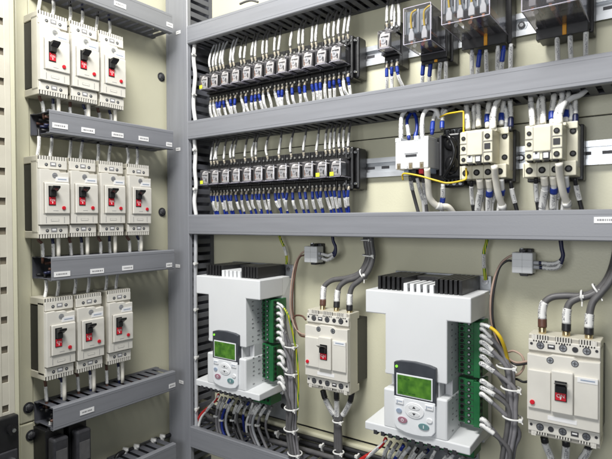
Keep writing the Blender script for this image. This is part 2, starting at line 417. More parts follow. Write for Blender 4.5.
def breaker(label, poles, loc, rz, group):
    t = thing('circuit_breaker', label, 'circuit breaker', loc, rz, group)
    w, h, D = (.0672, .184, .0785) if poles == 2 else (.1165, .186, .1)
    a, b = w/2, h/2; yb = -.036 if poles == 2 else -.049
    yt = -(D-.0105); yc = -(D-.004); yr = -D
    k = MB(); k.box(-a+.0012, a-.0012, -.001, yb-.004, -b*.80, b*.80, 'black', .001); k.build('base', t)
    k = MB()
    k.box(-a, a, yb, yt+.006, -b+.010, b-.010, 'beige', .0012)
    k.box(-a, a, -.004 if poles == 2 else yb+.008, yt+.004, b*.82, b, 'beige', .0015); k.box(-a, a, -.004 if poles == 2 else yb+.008, yt+.004, -b, -b*.82, 'beige', .0015)
    k.box(-a+.001, a-.001, yt+.007, yt+.0035, -b+.002, b-.002, 'beige_dark')
    k.build('body', t)
    for s in (1, -1):                                        # terminal covers
        k = MB(); z0, z1 = (b*.69, b*.905) if s > 0 else (-b*.905, -b*.70)
        k.box(-a+.0006, a-.0006, yt+.005, yt, z0, z1, 'beige_face', .001)
        tz = (b*.905, b*.995) if s > 0 else (-b*.995, -b*.905)
        if poles == 2:
            teeth(k, -a*.97, a*.97, tz[0], tz[1], yt, 11)
            zc = (z0+z1)/2
            for x in (-.46*a, .46*a): k.cyl((x, yt+.001, zc-.001), (x, yt-.0004, zc-.001), .0037, 'ink', 12); k.ball((x, yt-.0002, zc-.001), .0021, 'zinc', 1, .3, 1)
            k.box(-.2*a, .2*a, yt, yt-.0006, zc-.004, zc+.005, 'grey_ink'); k.box(-.13*a, .13*a, yt-.0006, yt-.0008, zc-.001, zc+.003, 'sticker')
        else:
            for g in (-1, 0, 1): teeth(k, g*.65*a-.013, g*.65*a+.013, tz[0]-s*.004, tz[1], yt, 6)
            for g in (-.83, -.5, -.17, .17, .5, .83): k.box(g*a*1.0-.004 if abs(g) > .6 else g*a-.005, g*a+.004 if abs(g) > .6 else g*a+.005, yt+.005, yt+.0005, min(tz), max(tz), 'beige_face') if abs(g) != .17 and abs(g) != .5 else None
            zc = (z0+z1)/2
            for x in (-.64*a, 0, .64*a): screw_head(k, x, zc, yt, .0052)
            k.cyl((.33*a*s, yt+.001, zc), (.33*a*s, yt-.0006, zc), .005, 'ink', 14)
            k.box(-.33*a*s-.006, -.33*a*s+.006, yt, yt-.0006, zc-.004, zc+.004, 'ink'); k.box(-.33*a*s-.004, -.33*a*s+.004, yt-.0006, yt-.0009, zc-.0005, zc+.0022, 'sticker')
            for x in (-.9*a, .9*a): k.cyl((x, yt+.001, zc+.002), (x, yt-.0004, zc+.002), .0026, 'ink', 10)
        k.build('terminal_cover', t)
    k = MB()                                                 # front cover: wavy upper edge like the moulding
    zt = b*.645; zl = -b*.665
    pts = [(-a, zl), (a, zl), (a, zt-.002), (a*.42, zt-.004), (a*.30, zt+.001), (-a*.30, zt+.001), (-a*.42, zt+.003 if poles == 2 else zt-.004), (-a, zt+.002 if poles == 2 else zt-.002)]
    k.prism(pts, 'y', yt+.006, yc, 'beige_face', .0008)
    if poles == 2:
        k.cyl((0, yc+.001, b*.53), (0, yc-.0006, b*.53), .0062, 'zinc', 16); k.cyl((0, yc, b*.53), (0, yc-.001, b*.53), .0042, 'grey_ink', 12); k.box(-.004, .004, yc-.001, yc-.0013, b*.53-.0006, b*.53+.0006, 'steel')
        k.box(-.3*a, .25*a, yc, yc-.0003, -b*.585, -b*.53, 'grey_ink'); k.box(-.28*a, .23*a, yc-.0003, yc-.0005, -b*.58, -b*.535, 'beige_face')
        for x in (-.62*a, .62*a): k.box(x-.0005, x+.0005, yc, yc-.0003, -b*.63, -b*.48, 'grey_ink')
    else:
        for x in (-.34*a, .34*a): screw_head(k, x, b*.55, yc, .0047, 'zinc')
        k.box(-.4*a, .4*a, yc, yc-.0004, -b*.6, -b*.52, 'sticker')
    k.build('front_cover', t)
    k = MB()                                                 # raised face
    if poles == 2:
        k.box(-a*.72, a*.98, yc, yr, -b*.40, b*.345, 'beige_face', .0018)
        k.box(-a*.80, -a*.735, yc, yc-.0015, -b*.40, b*.345, 'beige_dark'); k.box(-.2*a, .15*a, yr, yr-.0002, -b*.335, -b*.325, 'grey_ink')
        hx, hz0, hz1, hw = -.27*a, -b*.20, b*.27, .0082
    else:
        k.box(-a*.965, -a*.31, yc, yr, -b*.42, b*.33, 'beige_face', .0015); k.box(a*.33, a*.965, yc, yr, -b*.42, b*.33, 'beige_face', .0015)
        k.box(-a*.29, a*.31, yc, yr-.003, -b*.42, b*.38, 'beige_face', .0018)
        for i in range(9): k.box(.66*a-.0008, .66*a+.0008, yr, yr-.0001, -b*.36+.006*i, -b*.36+.006*i+.003, 'beige_dark') if False else None
        yr -= .003; hx, hz0, hz1, hw = -.02*a, -b*.18, b*.20, .0098
    k.build('face_plate', t)
    k = MB(); k.box(hx-hw, hx+hw, yr, yr-.0012, hz0, hz1, 'black', .0006); zm = hz0+(hz1-hz0)*.42
    k.box(hx-hw*.86, hx+hw*.86, yr-.0012, yr-.0022, hz0+.0015, zm, 'red', .0005)
    k.text('ON', hx, yr-.0024, (hz0+zm)/2+.002, hw*.85, 'sticker'); k.box(hx-hw*.1, hx+hw*.1, yr-.0022, yr-.0025, hz0+.004, hz0+.0085, 'sticker')
    k.build('switch_window', t)
    k = MB(); k.box(hx-hw*.8, hx+hw*.8, yr-.001, yr-.008, zm+.002, hz1-.002, 'black', .001)
    k.prism([(yr-.006, zm+.012), (yr-.018, zm+.020), (yr-.0185, hz1+.000), (yr-.006, hz1-.0015)], 'x', hx-hw*.85, hx+hw*(1.15 if poles == 3 else 1.25), 'black_gloss', .0012)
    k.build('toggle', t)
    k = MB(); px, pz = (.52*a, -b*.26) if poles == 2 else (-.83*a, -b*.30)
    yp = yr if poles == 2 else -D
    k.cyl((px, yp+.001, pz), (px, yp-.0022, pz), .0042, 'red', 18); k.cyl((px, yp-.0022, pz), (px, yp-.0028, pz), .0032, 'red', 18); k.build('test_button', t)
    k = MB()
    if poles == 2:
        k.box(.05*a, .94*a, yc, yc-.0007, b*.385, b*.50, 'sticker'); k.box(.2*a, .8*a, yc-.0007, yc-.0009, b*.43, b*.455, 'button_blue')
    else:
        k.box(.42*a, .95*a, -D, -D-.0006, b*.23, b*.325, 'sticker'); k.box(.5*a, .88*a, -D-.0006, -D-.0008, b*.265, b*.29, 'button_blue')
    k.build('sticker', t)
    return t

RZ = PI/2
rows = [(.3725, [.6330, .7080, .7815]), (.0545, [.6285, .7010, .7775, .8568]), (-.2650, [.6385, .7140, .7950])]
rown = ['top', 'middle', 'lowest']
first2 = None
BR2 = []
for (z, ys), rn in zip(rows, rown):
    for i, y in enumerate(ys):
        lab = 'narrow beige circuit breaker, %s from the left in the %s row on the side wall' % (ORD[i], rn)
        if first2 is None: first2 = breaker(lab, 2, (SIDE, y, z), RZ, 'narrow breakers on the side wall')
        else:
            r_ = dup(first2, (SIDE, y+J(.0006), z+J(.001)), lab, 'narrow breakers on the side wall'); r_.rotation_euler = (0, J(.006), RZ+J(.008))
        BR2.append((y, z, rn, i))
big = breaker('wide beige circuit breaker between the two white soft starters', 3, (-.6525, BACK, -.3055), 0, 'wide breakers beside the starters')
dup(big, (-.1555, BACK, -.303), 'wide beige circuit breaker right of both soft starters', 'wide breakers beside the starters')

# ------------------------------------------------------------------ wires
def wire(name, label, cat, pts, r, m, bits=(), group=None, seg=8):
    """bits: (from, to, material, radius factor, part name) along the wire"""
    path = smooth_path(pts)
    k = MB(); k.tube(path, r, m, seg); o = k.build(name); tag(o, label, cat, group)
    for (a, b, mm, f, pn) in bits:
        q = MB(); q.tube(cut(path, a, b), r*f, mm, seg); q.build(pn, o)
    return o

# wires of the side wall breakers: into the duct above and below
G_side = 'short marked wires at the side wall breakers'
for (y, z, rn, i) in BR2:
    base = '%s narrow breaker from the left in the %s row' % (ORD[i], rn)
    for s, (dy, mm, tip) in enumerate(((-.022, 'white_cable', 'brown_cable'), (.010, 'white_cable', 'navy_cable'))):
        top = {'top': .514, 'middle': .199, 'lowest': -.128}[rn]; bot = {'top': .243, 'middle': -.083, 'lowest': -.416}[rn]
        yy = y+dy; x0 = SIDE+.043+J(.004)
        e = J(.004)
        wire('marked_wire', '%s upper wire of the %s' % (('left', 'right')[s], base), 'wire',
             [(x0, yy, z+.086), (x0+.001, yy+e, z+.096), (x0-.004, yy+.006+e, (z+.09+top)/2+.003), (x0-.012+J(.004), yy+.012+J(.006), top+.012)], .0031, ('black_cable', 'navy_cable')[s],
             [(.10, .72, 'sleeve', 1.25, 'marker_sleeve'), (0, .16, 'light_cable', 1.1, 'ferrule')], G_side)
        e = J(.004)
        wire('marked_wire', '%s lower wire of the %s' % (('left', 'right')[s], base), 'wire',
             [(x0, yy, z-.085), (x0+.001, yy, z-.097), (x0+.001+J(.003), yy+.004+e, z-.108), (x0-.006, yy+.010+e, bot-.012)], .0034, ('brown_cable', 'navy_cable')[s],
             [(.32, .78, 'sleeve', 1.2, 'marker_sleeve')], G_side)
    wire('busbar_sleeve', 'pale stub hanging below the %s' % base, 'stub', [(SIDE+.050, y+.020, z-.085), (SIDE+.050, y+.020, {'top': .2425, 'middle': -.083, 'lowest': -.4165}[rn])], .0045, 'cream_cable', (), 'pale stubs under the side wall breakers')

# loose cables seen in the open ends of the side ducts
for nm, z in (('four stickers', .2208), ('three stickers', -.1062), ('one sticker', -.4415)):
    t = thing('cable_bundle', 'loose brown, blue and black cables lying in the duct with %s' % nm, 'cables', (SIDE, .613, z))
    for i in range(8):
        a, b = .012+.06*random.random(), J(.017); k = MB()
        k.tube(smooth_path([(a+J(.01), .004+.01*random.random(), b), (a+J(.01), .08, b+J(.004)), (a+J(.006), .2, b*.8), (a, .335, b*.8)]), .0032, ['black_cable', 'brown_cable', 'navy_cable', 'black_cable', 'brown_cable', 'black_cable', 'navy_cable', 'black_cable'][i], 6)
        k.build('cable', t)

# two black relays at the foot of the side wall
for i, y in enumerate((.632, .688)):
    t = thing('plug_relay', '%s small black relay under the lowest duct of the side wall' % ('left', 'right')[i], 'relay', (SIDE, y, -.515), PI/2, 'black relays low on the side wall')
    k = MB(); k.box(-.022, .022, 0, -.055, -.07, .042, 'black', .002); k.box(-.022, .022, 0, -.04, -.12, -.07, 'black', .002); k.build('socket', t)
    k = MB(); k.box(-.018, .018, -.055, -.082, -.055, .026, 'dark', .005); k.box(-.013, .013, -.082, -.083, -.045, .0, 'grey_cable', .0005); k.build('housing', t)
    k = MB(); k.cyl((-.008, -.046, .042), (-.008, -.046, .046), .0045, 'dark', 10); k.cyl((.010, -.046, .042), (.010, -.046, .046), .0045, 'dark', 10); k.build('terminal', t)
    wire('marked_wire', '%s wire feeding the small black relays low on the side wall' % ('left', 'right')[i], 'wire', [(SIDE+.046, y-.008, -.471), (SIDE+.048, y-.006, -.46), (SIDE+.046, y-.006, -.45)], .0034, 'black_cable', [(.2, .7, 'sleeve', 1.25, 'marker_sleeve')], G_side)
wire('black_cable', 'black cable running along the side wall above the short dark duct', 'cable', [atx(112, 459, SIDE+.02)+Vector((0, 0, -.03)), atx(118, 455, SIDE+.02), atx(130, 450, SIDE+.012), atx(150, 443, SIDE+.012), atx(172, 434, SIDE+.012)], .006, 'black_cable')
for i, (u, v) in enumerate(((125, 451), (136, 447.5), (153, 441.5), (162, 437.5))):
    p = atx(u, v, SIDE+.014); k = MB(); k.cyl(p+Vector((0, -.003, -.008)), p+Vector((0, .003, .008)), .008, 'tie', 12); k.ball(p+Vector((.008, 0, .004)), .0045, 'tie')
    tag(k.build('cable_tie'), 'pale tie on the black cable of the side wall, %s from the left' % ORD[i], 'cable tie', 'ties on the black side wall cable')

# ------------------------------------------------------------------ plug-in relays
def relay(label, loc, group, sticker):
    t = thing('plug_relay', label, 'relay', loc, 0, group); a = .0183
    k = MB()
    k.box(-a, a, -.012, -.046, -.047, .047, 'black', .001)
    k.box(-a, a, -.046, -.058, .024, .047, 'black', .001); k.box(-a, a, -.046, -.058, -.047, -.026, 'black', .001)
    k.box(-a, a, -.046, -.068, -.026, -.0215, 'black', .001); k.box(-a, a, -.046, -.066, .0215, .026, 'black', .001)
    for x in (-.012, 0, .012):
        for z in (.036, -.037): k.cyl((x, -.057, z), (x, -.0592, z), .0038, 'hole', 10)
    k.build('socket', t)
    for x in (-.012, 0, .012):
        for z in (.036, -.037):
            k = MB(); k.cyl((x, -.0575, z), (x, -.0602, z), .0028, 'steel', 8); k.build('terminal_screw', t)
    k = MB(); k.box(-.0162, .0162, -.048, -.099, -.0205, .0205, 'clear', .0035); k.build('housing', t)
    k = MB()
    for sx in (-1, 1):
        k.cyl((sx*.0157, -.05, -.020), (sx*.0157, -.0965, -.020), .0007, 'clear_edge', 6)
    k.cyl((-.0135, -.0983, -.0195), (.0135, -.0983, -.0195), .0007, 'clear_edge', 6)
    k.build('housing_edge', t)
    k = MB(); ox = random.uniform(-.001, .001)
    k.prism([(-.0137, -.0170), (.0082, -.0170), (.0100, -.005), (.0128, .008), (.0075, .0158), (-.004, .0172), (-.0110, .013), (-.0137, .003)], 'y', -.064, -.0945, 'coil', .0022)
    k.cyl((-.002+ox, -.094, -.002), (-.002+ox, -.0962, -.002), .0068, 'white', 18); k.cyl((-.002+ox, -.0962, -.002), (-.002+ox, -.0968, -.002), .0022, 'zinc', 10)
    k.build('coil', t)
    k = MB()
    k.box(-.0148, .0148, -.054, -.062, -.019, .019, 'dark', .001)
    k.box(.0122, .0142, -.062, -.095, -.017, .012, 'black', .0005); k.box(-.0150, -.0138, -.062, -.093, -.017, .015, 'dark', .0005)
    k.prism([(-.0948, .0045), (-.0948, .0065), (-.0962, .0065), (-.0962, .0045)], 'x', -.008, .009, 'black'); k.box(.004, .0062, -.0948, -.0965, -.0125, -.003, 'ink'); k.box(-.0105, -.0085, -.0948, -.0965, -.013, .0, 'copper')
    k.box(.0, .010, -.090, -.096, .0125, .0150, 'steel', .0006); k.build('contact', t)
    if sticker:
        k = MB(); k.box(-.0135, -.003, -.0995, -.1, -.018, -.009, 'yellow_green'); k.build('sticker', t)
    return t
PITCH_R = .0383
rel_rows = [('upper', .3785, (0,)), ('lower', .1185, (0, 10, 11))]
proto = {}
RX = []
for rn, z, stk in rel_rows:
    for i in range(12):
        x = -1.0455+.0383*i; s = i in stk
        lab = '%s clear plug-in relay from the left in the %s relay row%s' % (ORD[i], rn, ', with a yellow sticker' if s else '')
        g = 'clear relays in two rows'
        if s not in proto: proto[s] = relay(lab, (x, BACK, z), g, s)
        else: dup(proto[s], (x, BACK, z), lab, g)
        RX.append((x, z, rn, i))
dup(proto[False], (-.5015, BACK, .3835), 'single clear relay left of the three big clear relays', 'clear relays in two rows')
RX.append((-.5015, .3835, 'single', 0))
for rn, z, x in (('upper', .376, -.607), ('lower', .120, -.607)):
    t = thing('end_block', 'black end block closing the right end of the %s relay row' % rn, 'terminal block', (x, BACK, z))
    k = MB(); k.box(-.018, -.007, -.012, -.062, -.051, .051, 'black', .004); k.box(-.006, .005, -.012, -.056, -.051, .050, 'black', .004); k.box(.006, .018, -.012, -.050, -.049, .047, 'black', .005); k.build('body', t)
    for xx in (-.0125, 0, .0115):
        for zz in (-.036, .036): k = MB(); k.cyl((xx, -.05, zz), (xx, -.0635 if xx < -.01 else -.0575, zz), .003, 'steel', 8); k.build('terminal_screw', t)

# wires above and below the relays
for (x, z, rn, i) in RX:
    nb = [3, 3, 2, 2, 3, 2, 3, 2, 2, 3, 3, 3][i] if rn != 'single' else 3
    ntp = {'upper': [3, 2, 2, 2, 2, 2, 2, 1, 2, 2, 3, 3], 'lower': [3, 1, 2, 1, 2, 1, 1, 1, 1, 1, 3, 3]}.get(rn, [2])[i if rn != 'single' else 0]
    what = 'the %s relay of the %s row' % (ORD[i], rn) if rn != 'single' else 'the single clear relay'
    bot = {'upper': .262, 'lower': .003, 'single': .262}[rn]; top = {'upper': .505, 'lower': .240, 'single': .505}[rn]
    for j in range(nb):
        xx = x-.012+.012*j*(1 if nb == 3 else 1.4); y0 = BACK-.060; s1 = J(.005)
        b = [(0, .13, 'ferrule', 1.15, 'ferrule')]
        white = random.random() < .25 and rn == 'upper'
        if rn == 'upper' or rn == 'single': b += [(.36, .36+.42+J(.05), 'sleeve', 1.28, 'marker_sleeve'), (.15+J(.02), .31+J(.05), 'blue_tip', 1.32, 'collar'), (.86, 1, 'blue_tip', 1.05, 'collar')]
        else: b += [(.34+J(.04), .66+J(.07), 'sleeve', 1.28, 'marker_sleeve'), (.13, .33, 'blue_tip', 1.2, 'collar')]
        if white: b = [(0, .13, 'ferrule', 1.15, 'ferrule'), (.2, .8, 'sleeve', 1.28, 'marker_sleeve')]
        wire('marked_wire', '%s wire from the left below %s' % (ORD[j], what), 'wire',
             [(xx, y0+.004, z-.040), (xx, y0, z-.050), (xx+s1, y0+.004+J(.004), z-.076), (xx+s1*1.6+J(.004), y0+.012, (z-.076+bot)/2), (xx+s1*2, y0+.018, bot)], .0031, 'light_cable' if white else 'blue_cable', b, 'marked wires below the clear relays')
    for j in range(ntp):
        xx = x+[-.012, .0, .012][j if ntp > 1 else 1]; y0 = BACK-.060; s1 = J(.005)
        pale = rn == 'upper' and i < 3
        bb = [(0, .12, 'ferrule', 1.15, 'ferrule'), (.16+J(.03), .55+J(.06), 'sleeve', 1.28, 'marker_sleeve')]
        wire('marked_wire', '%s wire from the left above %s' % (ORD[j], what), 'wire',
             [(xx, y0+.004, z+.038), (xx, y0, z+.048), (xx+s1*.4, y0+J(.003), z+.066), (xx+s1*.5, y0+.008, (z+.07+top)/2), (xx-s1, y0+.022, top)], .0026, 'light_cable' if pale else 'grey_cable', bb, 'marked wires above the clear relays')

# pale cables running up the inner side of the upright duct
for nm, m_, a, b in (('beside the upper relay row', 'white_cable', .275, .497), ('beside the lower relay row', 'white_cable', .012, .231), ('beside the left soft starter', 'light_cable', -.60, -.036)):
    n = 5; P = [(-1.099+J(.0015), 1.019+J(.003), a+(b-a)*q/n) for q in range(n+1)]
    c = wire('pale_cable', 'pale cable tied upright to the corner duct %s' % nm, 'cable', P, .0055, m_)
    for q in ((.35, .85) if b-a < .4 else (.12, .38, .62, .85)):
        z = a+(b-a)*q; k = MB(); k.cyl((-1.099, 1.019, z-.0018), (-1.099, 1.019, z+.0018), .0068, 'tie', 12); k.box(-1.0965, -1.089, 1.006, 1.014, z-.0035, z+.0035, 'tie', .001); k.cyl((-1.09, 1.01, z), (-1.084, 1.0, z-.004), .001, 'tie', 6)
        k.build('cable_tie', c)

# ------------------------------------------------------------------ big clear relays
def big_relay(label, x0, x1, yf, yb, z0, z1, ntags, loops, hm, grille):
    xc = (x0+x1)/2; a = (x1-x0)/2; F = yf-BACK; B = yb-BACK
    t = thing('power_relay', label, 'relay', (xc, BACK, z0), 0, 'big clear relays'); H = z1-z0
    k = MB(); k.box(-a+.004, a+.006, -.012, -.045, -.016, H*.95, 'black', .002); k.box(-a+.002, a+.002, B+.002, -.045, -.012, H*.9, 'black', .002) if B < -.05 else None
    k.box(-a*.95, a*.98, -.045, -.062, -.018, .004, 'black', .001); k.build('socket', t)
    k = MB(); k.box(-a, a, F, B, 0, H, hm, .003); k.build('housing', t)
    k = MB(); r = .0008
    for s in (-1, 1):
        k.cyl((s*(a-.001), F+.001, .001), (s*(a-.001), B, .001), r, 'clear_edge', 6); k.cyl((s*(a-.001), F+.001, .001), (s*(a-.001), F+.001, H-.001), r, 'clear_edge', 6)
    for y in (F+.001, B): k.cyl((-a+.001, y, .001), (a-.001, y, .001), r, 'clear_edge', 6)
    k.cyl((-a+.001, F+.001, H-.001), (a-.001, F+.001, H-.001), r, 'clear_edge', 6)
    k.build('housing_edge', t)
    yi = F+.010
    k = MB(); k.box(-a*.93, a*.93, yi, yi+.007, .022, H*.93, 'slate' if hm == 'clear' else 'dark', .002); k.box(-a*.85, a*.88, B-.034, B-.004, .020, H*.85, 'dark', .003)
    for i in range(ntags+1):
        xx = -a*.93+2*a*.93*i/ntags; k.box(xx-.0015, xx+.0015, yi, yi-.004, .022, H*.93, 'zinc', .0005)
    for i in range(ntags):
        xx = -a*.93+2*a*.93*(i+.5)/ntags
        k.box(xx-.007, xx+.004, yi-.001, yi-.003, H*.46, H*.62, 'zinc', .0006); k.box(xx+.005, xx+.007, yi-.001, yi-.004, .034, H*.8, 'dark', .0004)
    for xx in (-a*.7, -a*.1, a*.55): k.box(xx, xx+.004, yi+.007, B-.034, H*.35, H*.75, 'zinc', .001); k.box(xx+.006, xx+.008, yi+.007, B-.034, .018, H*.3, 'copper', .0005)
    k.box(-a*.9, a*.92, B-.030, B-.004, .003, .022, 'dark', .003)
    for i in range(3): k.cyl((-a*.6+a*.6*i, yi+.02, .006), (-a*.6+a*.6*i, B-.006, .006), .004, ['zinc', 'copper', 'dark'][i], 10)
    k.build('mechanism', t)
    for i in range(ntags):
        xx = -a*.93+2*a*.93*(i+.5)/ntags
        q = MB(); q.prism([(xx-.0055, .008), (xx+.0055, .008), (xx+.0055, .020), (xx+.003, .026), (xx+.003, .031), (xx-.003, .031), (xx-.003, .026), (xx-.0055, .020)], 'y', yi-.001, yi-.006, 'white', .0006); q.build('tag', t)
        q = MB(); q.box(xx-.0025, xx+.0025, yi-.001, yi-.004, .001, .007, 'copper', .0005); q.build('contact', t)
        if loops:
            q = MB(); q.tube(smooth_path([(xx, yi-.004, .030), (xx-.001, yi-.005, .045), (xx+.001, yi-.006, .060), (xx+.010+i*.002, yi-.004, .066+.002*i)]), .0019, 'yellow_cable', 6); q.build('jumper', t)
    if grille:
        for xx in (-a*.45, a*.15):
            q = MB(); q.box(xx-.010, xx+.010, yi-.001, yi-.003, .040, .085, 'silver', .001); q.build('plate', t)
    k = MB(); k.box(a*.05, a*.05+.007, -.060, -.064, -.017, .006, 'orange', .001); k.build('clip', t)
    return t
big_relay('smallest of the big clear relays, with yellow jumper wires inside', -.4338, -.3763, .95, 1.030, .3425, .4150, 2, True, 'clear', False)
big_relay('middle big clear relay, with four white tags inside', -.3491, -.2609, .93, 1.070, .3570, .4640, 4, True, 'clear', False)
big_relay('smoky big clear relay at the right end of the upper rail', -.2098, -.1211, .93, 1.050, .3490, .4640, 3, False, 'smoke', True)
def bw(u0, v0, u1, v1, y, r, m_, bits, lab, cat='wire', g=None, bend=0, name='marked_wire'):
    p, q = at(u0, v0, y), at(u1, v1, y+.012); c = (p+q)/2+Vector((bend, -.004, 0))
    return wire(name, lab, cat, [p, c, q], r, m_, bits, g)
gb = 'marked wires below the big clear relays'
SL = [(.08, .8, 'sleeve', 1.25, 'marker_sleeve')]; BL = [(.1, .42, 'blue_tip', 1.3, 'collar'), (.45, .95, 'sleeve', 1.25, 'marker_sleeve')]
for n, (lab, lst) in enumerate((('smallest big clear relay', ((424, 58, 422, 84, 'blue_cable', BL), (431, 60, 429, 84, 'blue_cable', BL), (441, 58, 439, 80, 'brown_cable', SL), (446, 57, 447, 80, 'brown_cable', SL))),
                   ('middle big clear relay', ((472, 50, 473, 75, 'light_cable', SL), (480, 50, 477, 75, 'blue_cable', BL), (486, 50, 488, 72, 'white_cable', SL), (498, 46, 498, 68, 'white_cable', SL), (504, 46, 501, 68, 'blue_cable', BL), (511, 44, 511, 68, 'white_cable', SL))),
                   ('smoky big clear relay', ((557, 36, 559, 62, 'white_cable', SL), (570, 33, 572, 58, 'grey_cable', SL), (586, 28, 586, 58, 'black_cable', SL))))):
    for j, (u0, v0, u1, v1, mm, bb) in enumerate(lst):
        bw(u0, v0, u1, v1+14, 1.045, .0036, mm, bb, '%s wire from the left below the %s' % (ORD[j], lab), g=gb)
for j, (u, v) in enumerate(((394, 14), (399, 13))):
    wire('marked_wire', '%s wire rising beside the smallest big clear relay' % ('left', 'right')[j], 'wire', [at(u, 32, 1.045), at(u, v, 1.045), at(u-1, 0, 1.05), at(u-2, -14, 1.06)], .0030, 'grey_cable', [(.1, .55, 'sleeve', 1.3, 'marker_sleeve')], 'marked wires above the clear relays')

# ------------------------------------------------------------------ contactors
def contactor(label, x, z, group):
    t = thing('contactor', label, 'contactor', (x, BACK, z), 0, group)
    k = MB(); k.box(-.046, .050, -.010, -.040, -.052, .050, 'black', .002); k.build('base', t)
    k = MB()
    k.box(-.0435, .0445, -.038, -.070, -.046, .046, 'cream', .0015)
    k.box(-.0435, .0445, -.070, -.090, -.046, -.020, 'cream', .0015); k.box(-.0435, .0445, -.066, -.074, .038, .051, 'cream', .0015)
    for i in range(4):
        xx = -.032+.0215*i
        k.cyl((xx, -.0895, -.034), (xx, -.0908, -.034), .0062, 'hole', 14); k.cyl((xx, -.0900, -.034), (xx, -.0912, -.034), .0034, 'dark', 10)
        k.box(xx-.0100, xx-.0085, -.088, -.0925, -.046, -.020, 'cream')
    for z_ in (.034, -.006): k.cyl((.0365, -.0695, z_), (.0365, -.0710, z_), .0055, 'hole', 14); k.cyl((.0365, -.07, z_), (.0365, -.0716, z_), .0032, 'dark', 10)
    for i in range(3): k.box(.0444, .0450, -.064+.008*i, -.060+.008*i, -.030, .030, 'beige_dark')
    k.build('body', t)
    k = MB(); k.box(-.0335, .0270, -.070, -.119, -.019, .0415, 'cream', .0018)
    k.box(-.019, .0095, -.119, -.1225, -.004, .040, 'cream', .0015)
    for z_ in (.0195, -.0005): k.box(-.033, -.0205, -.1188, -.1205, z_-.0006, z_+.0006, 'beige_dark'); k.box(.0110, .0262, -.1188, -.1205, z_+.0015, z_+.0027, 'beige_dark')
    k.box(-.0205, -.0193, -.1188, -.1206, -.018, .040, 'beige_dark'); k.box(.0100, .0110, -.1188, -.1206, -.018, .040, 'beige_dark')
    for i in range(4): k.box(-.030+.014*i, -.022+.014*i, -.104, -.1195, -.0215, -.0188, 'hole')
    k.box(-.0335, .027, -.085, -.0852, -.0195, -.019, 'beige_dark')
    k.box(-.036, .030, -.072, -.100, .0405, .046, 'cream', .0012)
    for z_ in (.029, .010, -.011):
        k.cyl((-.0265, -.1185, z_), (-.0265, -.1202, z_), .0040, 'hole', 12); k.cyl((-.0265, -.119, z_), (-.0265, -.1205, z_), .0022, 'dark', 8)
    for z_ in (.030, -.010): k.cyl((.0180, -.1185, z_), (.0180, -.1204, z_), .0050, 'hole', 14); k.cyl((.0180, -.119, z_), (.0180, -.1207, z_), .0030, 'dark', 8)
    k.box(.0125, .0235, -.119, -.1202, .006, .017, 'ink', .0004)
    k.box(-.020, -.009, -.119, -.1208, -.0165, -.006, 'silver', .0008); k.box(-.0165, -.0125, -.1208, -.1215, -.008, -.004, 'dark')
    k.build('contact_block', t)
    k = MB(); k.box(-.0045, .0075, -.119, -.1204, -.0180, -.0050, 'ink', .0005); k.box(-.0025, .0055, -.1204, -.1222, -.0160, -.0070, 'sticker', .0006); k.build('label_window', t)
    return t
c2 = contactor('cream contactor in the middle, wired with a yellow jumper', -.2975, .1245, 'cream contactors')
dup(c2, (-.1805, BACK, .1225), 'cream contactor at the right end of the lower rail', 'cream contactors')
t = thing('timer_contactor', 'white covered contactor on the lower rail, left of the cream ones', 'contactor', (-.4305, BACK, .1245))
k = MB(); k.box(-.030, .046, -.012, -.058, -.044, .046, 'black', .002); k.build('base', t)
k = MB(); k.box(-.035, .036, -.058, -.119, -.0215, .036, 'white', .002); k.box(-.035, -.022, -.075, -.1195, .034, .043, 'white', .001); k.box(.006, .016, -.075, -.1195, .034, .044, 'white', .001); k.box(.026, .036, -.07, -.118, .034, .042, 'white', .001)
k.box(-.012, .012, -.119, -.1202, .003, .0075, 'ink', .0004); k.box(-.0145, .0145, -.1192, -.1200, .0095, .0102, 'grey_ink')
for xx, w_ in ((-.027, .0085), (-.001, .0085), (.0225, .0085)): k.box(xx-w_/2, xx+w_/2, -.119, -.1196, -.0225, -.009, 'metal_hole', .0003); k.box(xx-.002, xx+.002, -.1196, -.120, -.020, -.013, 'brass')
k.box(-.012, -.008, -.119, -.121, -.0215, -.015, 'white', .0005)
k.build('cover', t)
k = MB()
for i in range(4): k.box(-.022+.016*i, -.012+.016*i, -.075, -.105, -.031, -.0215, ['button_blue', 'dark', 'red', 'button_blue'][i], .001)
k.build('terminal', t)
t = thing('overload_relay', 'black relay block standing behind the white covered contactor', 'relay', (-.367, BACK, .1245))
k = MB(); k.box(-.022, .022, -.012, -.052, -.058, .064, 'black', .003); k.box(-.018, .020, -.052, -.072, -.040, .050, 'black_gloss', .004)
k.ball((.002, -.072, .028), .014, 'black_gloss', 1, .6, 1); k.ball((.004, -.072, -.014), .016, 'black_gloss', .9, .6, 1.2)
for q in range(5): k.box(-.016+.008*q, -.012+.008*q, -.052, -.066, .050, .058, 'black_gloss', .001); k.box(-.016+.008*q, -.012+.008*q, -.052, -.064, -.050, -.042, 'dark', .001)
k.box(-.0175, -.013, -.072, -.085, -.036, .046, 'dark', .001); k.build('body', t)
k = MB(); k.tube(smooth_path([(-.012, -.07, .046), (.004, -.088, .040), (.014, -.086, .012), (.006, -.088, -.018), (-.010, -.080, -.040)]), .0042, 'black_gloss'); k.build('lead', t)
k = MB()
for z_ in (.056, -.050):
    for xx in (-.012, .002, .015): k = MB(); k.cyl((xx, -.052, z_), (xx, -.054, z_), .0042, 'zinc', 10); k.build('terminal_screw', t)

